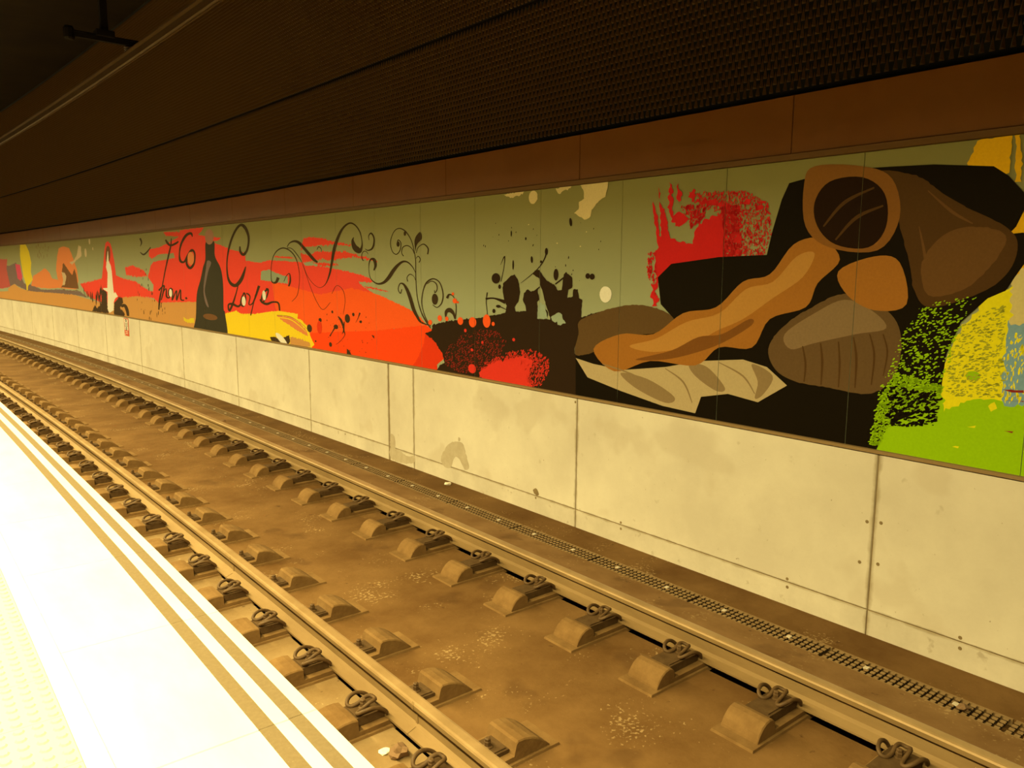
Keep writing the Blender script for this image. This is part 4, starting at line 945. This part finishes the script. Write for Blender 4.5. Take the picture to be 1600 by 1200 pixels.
def finish(part, col, stuff=False):
    """trim to the mural height, cut at the panel joints, lay on the curved wall"""
    if not part.F: return
    me = bpy.data.meshes.new(part.name)
    me.from_pydata(part.V, [], part.F)
    bm = bmesh.new(); bm.from_mesh(me)
    bmesh.ops.remove_doubles(bm, verts=bm.verts, dist=1e-6)
    smin = min(v.co.x for v in bm.verts); smax = max(v.co.x for v in bm.verts)
    geom = lambda: bm.verts[:] + bm.edges[:] + bm.faces[:]
    bmesh.ops.bisect_plane(bm, geom=geom(), plane_co=(0, Z_MB + .002, 0), plane_no=(0, -1, 0), clear_outer=True)
    bmesh.ops.bisect_plane(bm, geom=geom(), plane_co=(0, Z_MT - .001, 0), plane_no=(0, 1, 0), clear_outer=True)
    bmesh.ops.bisect_plane(bm, geom=geom(), plane_co=(S_NEAR, 0, 0), plane_no=(-1, 0, 0), clear_outer=True)
    hit = False
    for j in mj:
        if smin - .01 < j < smax + .01:
            hit = True
            for q in (-.0018, .0018):
                bmesh.ops.bisect_plane(bm, geom=geom(), plane_co=(j + q, 0, 0), plane_no=(1, 0, 0))
    if not stuff and smax - smin > .12:      # follow the curve of the wall closely, so that the layers keep their order
        q = math.floor(smin / .1259) * .1259
        while q < smax:
            bmesh.ops.bisect_plane(bm, geom=geom(), plane_co=(q, 0, 0), plane_no=(1, 0, 0))
            q += .1259
    if hit:
        dead = []
        for f in bm.faces:
            x = f.calc_center_median().x
            jn = round((x - 2.526) / MG) * MG + 2.526
            if abs(x - jn) < .0017: dead.append(f)
        bmesh.ops.delete(bm, geom=dead, context='FACES')
    if not bm.faces:
        bm.free(); return
    for v in bm.verts:
        v.co = bend(DW + v.co.z, v.co.x, v.co.y)
    for f in bm.faces:
        f.normal_update()
        if f.normal.x > 0: f.normal_flip()
    bm.to_mesh(me); bm.free()
    o = mchild(part.name, me, [pmat(col)])
    if stuff: o['kind'] = 'stuff'
rr = random.Random(17)
for lay, e in enumerate(MURAL):
    k, name, col = e[:3]
    if k == 'p':
        P = e[5]
        if e[4]: P = catmull(P, 5, True)
        if e[3]: P = jitter(P, e[3], rr)
        g = Part(name); g.add(P, lay); finish(g, col)
    elif k == 'e':
        for (s, z, rs, rz, a) in e[4]:
            g = Part(name); g.add(blob(s, z, rs, rz, a, e[3], rr), lay); finish(g, col)
    elif k == 's':
        ks, kz = e[3], e[4]
        Q = catmull([(-s / ks, z / kz, w) for s, z, w in e[5]], 7)
        Lf, Rg = [], []
        for i in range(len(Q)):
            a, b = Q[max(i - 1, 0)], Q[min(i + 1, len(Q) - 1)]
            tx, ty = b[0] - a[0], b[1] - a[1]; L = math.hypot(tx, ty) or 1
            h = max(Q[i][2], 2) / 2
            Lf.append((-(Q[i][0] - ty / L * h) * ks, (Q[i][1] + tx / L * h) * kz)); Rg.append((-(Q[i][0] + ty / L * h) * ks, (Q[i][1] - tx / L * h) * kz))
        g = Part(name)
        for i in range(len(Q) - 1):
            g.add([Lf[i], Lf[i + 1], Rg[i + 1], Rg[i]], lay)
        finish(g, col)
    else:
        n, size, asp, ang, bias, P = e[3:]
        s0, s1 = min(p[0] for p in P), max(p[0] for p in P); z0, z1 = min(p[1] for p in P), max(p[1] for p in P)
        g = Part(name + '_specks'); c = 0
        for _ in range(n * 12):
            if c >= n: break
            p = (rr.uniform(s0, s1), rr.uniform(z0, z1))
            if not inside(p, P): continue
            c += 1
            q = size * rr.uniform(.25, 1.0)
            g.add(blob(p[0], p[1], q * asp / 2 * rr.uniform(.6, 1.2), q / 2, 180 - ang + rr.uniform(-22, 22), .04, rr, 6), lay)
        finish(g, col, True)

# repair patch and expansion joint dirt on the concrete
def wall_patch(name, P, m_, off=.0008):
    rr_ = random.Random(len(P))
    P = jitter(catmull(P, 4, True), .012, rr_)
    V = [bend(DW - off, s, z) for s, z in P]
    o = link(name, mesh(name, V, [t for t in tessellate_polygon([[Vector((s, z, 0)) for s, z in P]])]), m_, wall)
    return o
wall_patch('repair_patch', [(7.10, .31), (7.0, .38), (6.86, .42), (6.76, .40), (6.70, .26), (6.66, .17), (6.74, .13), (6.88, .24), (6.95, .20), (7.0, .10), (7.12, .08), (7.20, .16)], M['patch'])
wall_patch('repair_patch', [(6.855, .47), (6.82, .46), (6.83, .43), (6.86, .43)], M['patch'])
wall_patch('repair_patch', [(8.28, .10), (8.05, .09), (7.9, .05), (7.75, .09), (7.76, .0), (8.0, -.05), (8.28, -.04)], M['patch'])
wall_patch('repair_patch', [(8.28, .26), (8.19, .25), (8.17, .14), (8.22, .07), (8.28, .06)], M['patch'])
wall_patch('repair_patch', [(5.62, .15), (5.57, .18), (5.53, .13), (5.57, .11)], M['joint'])
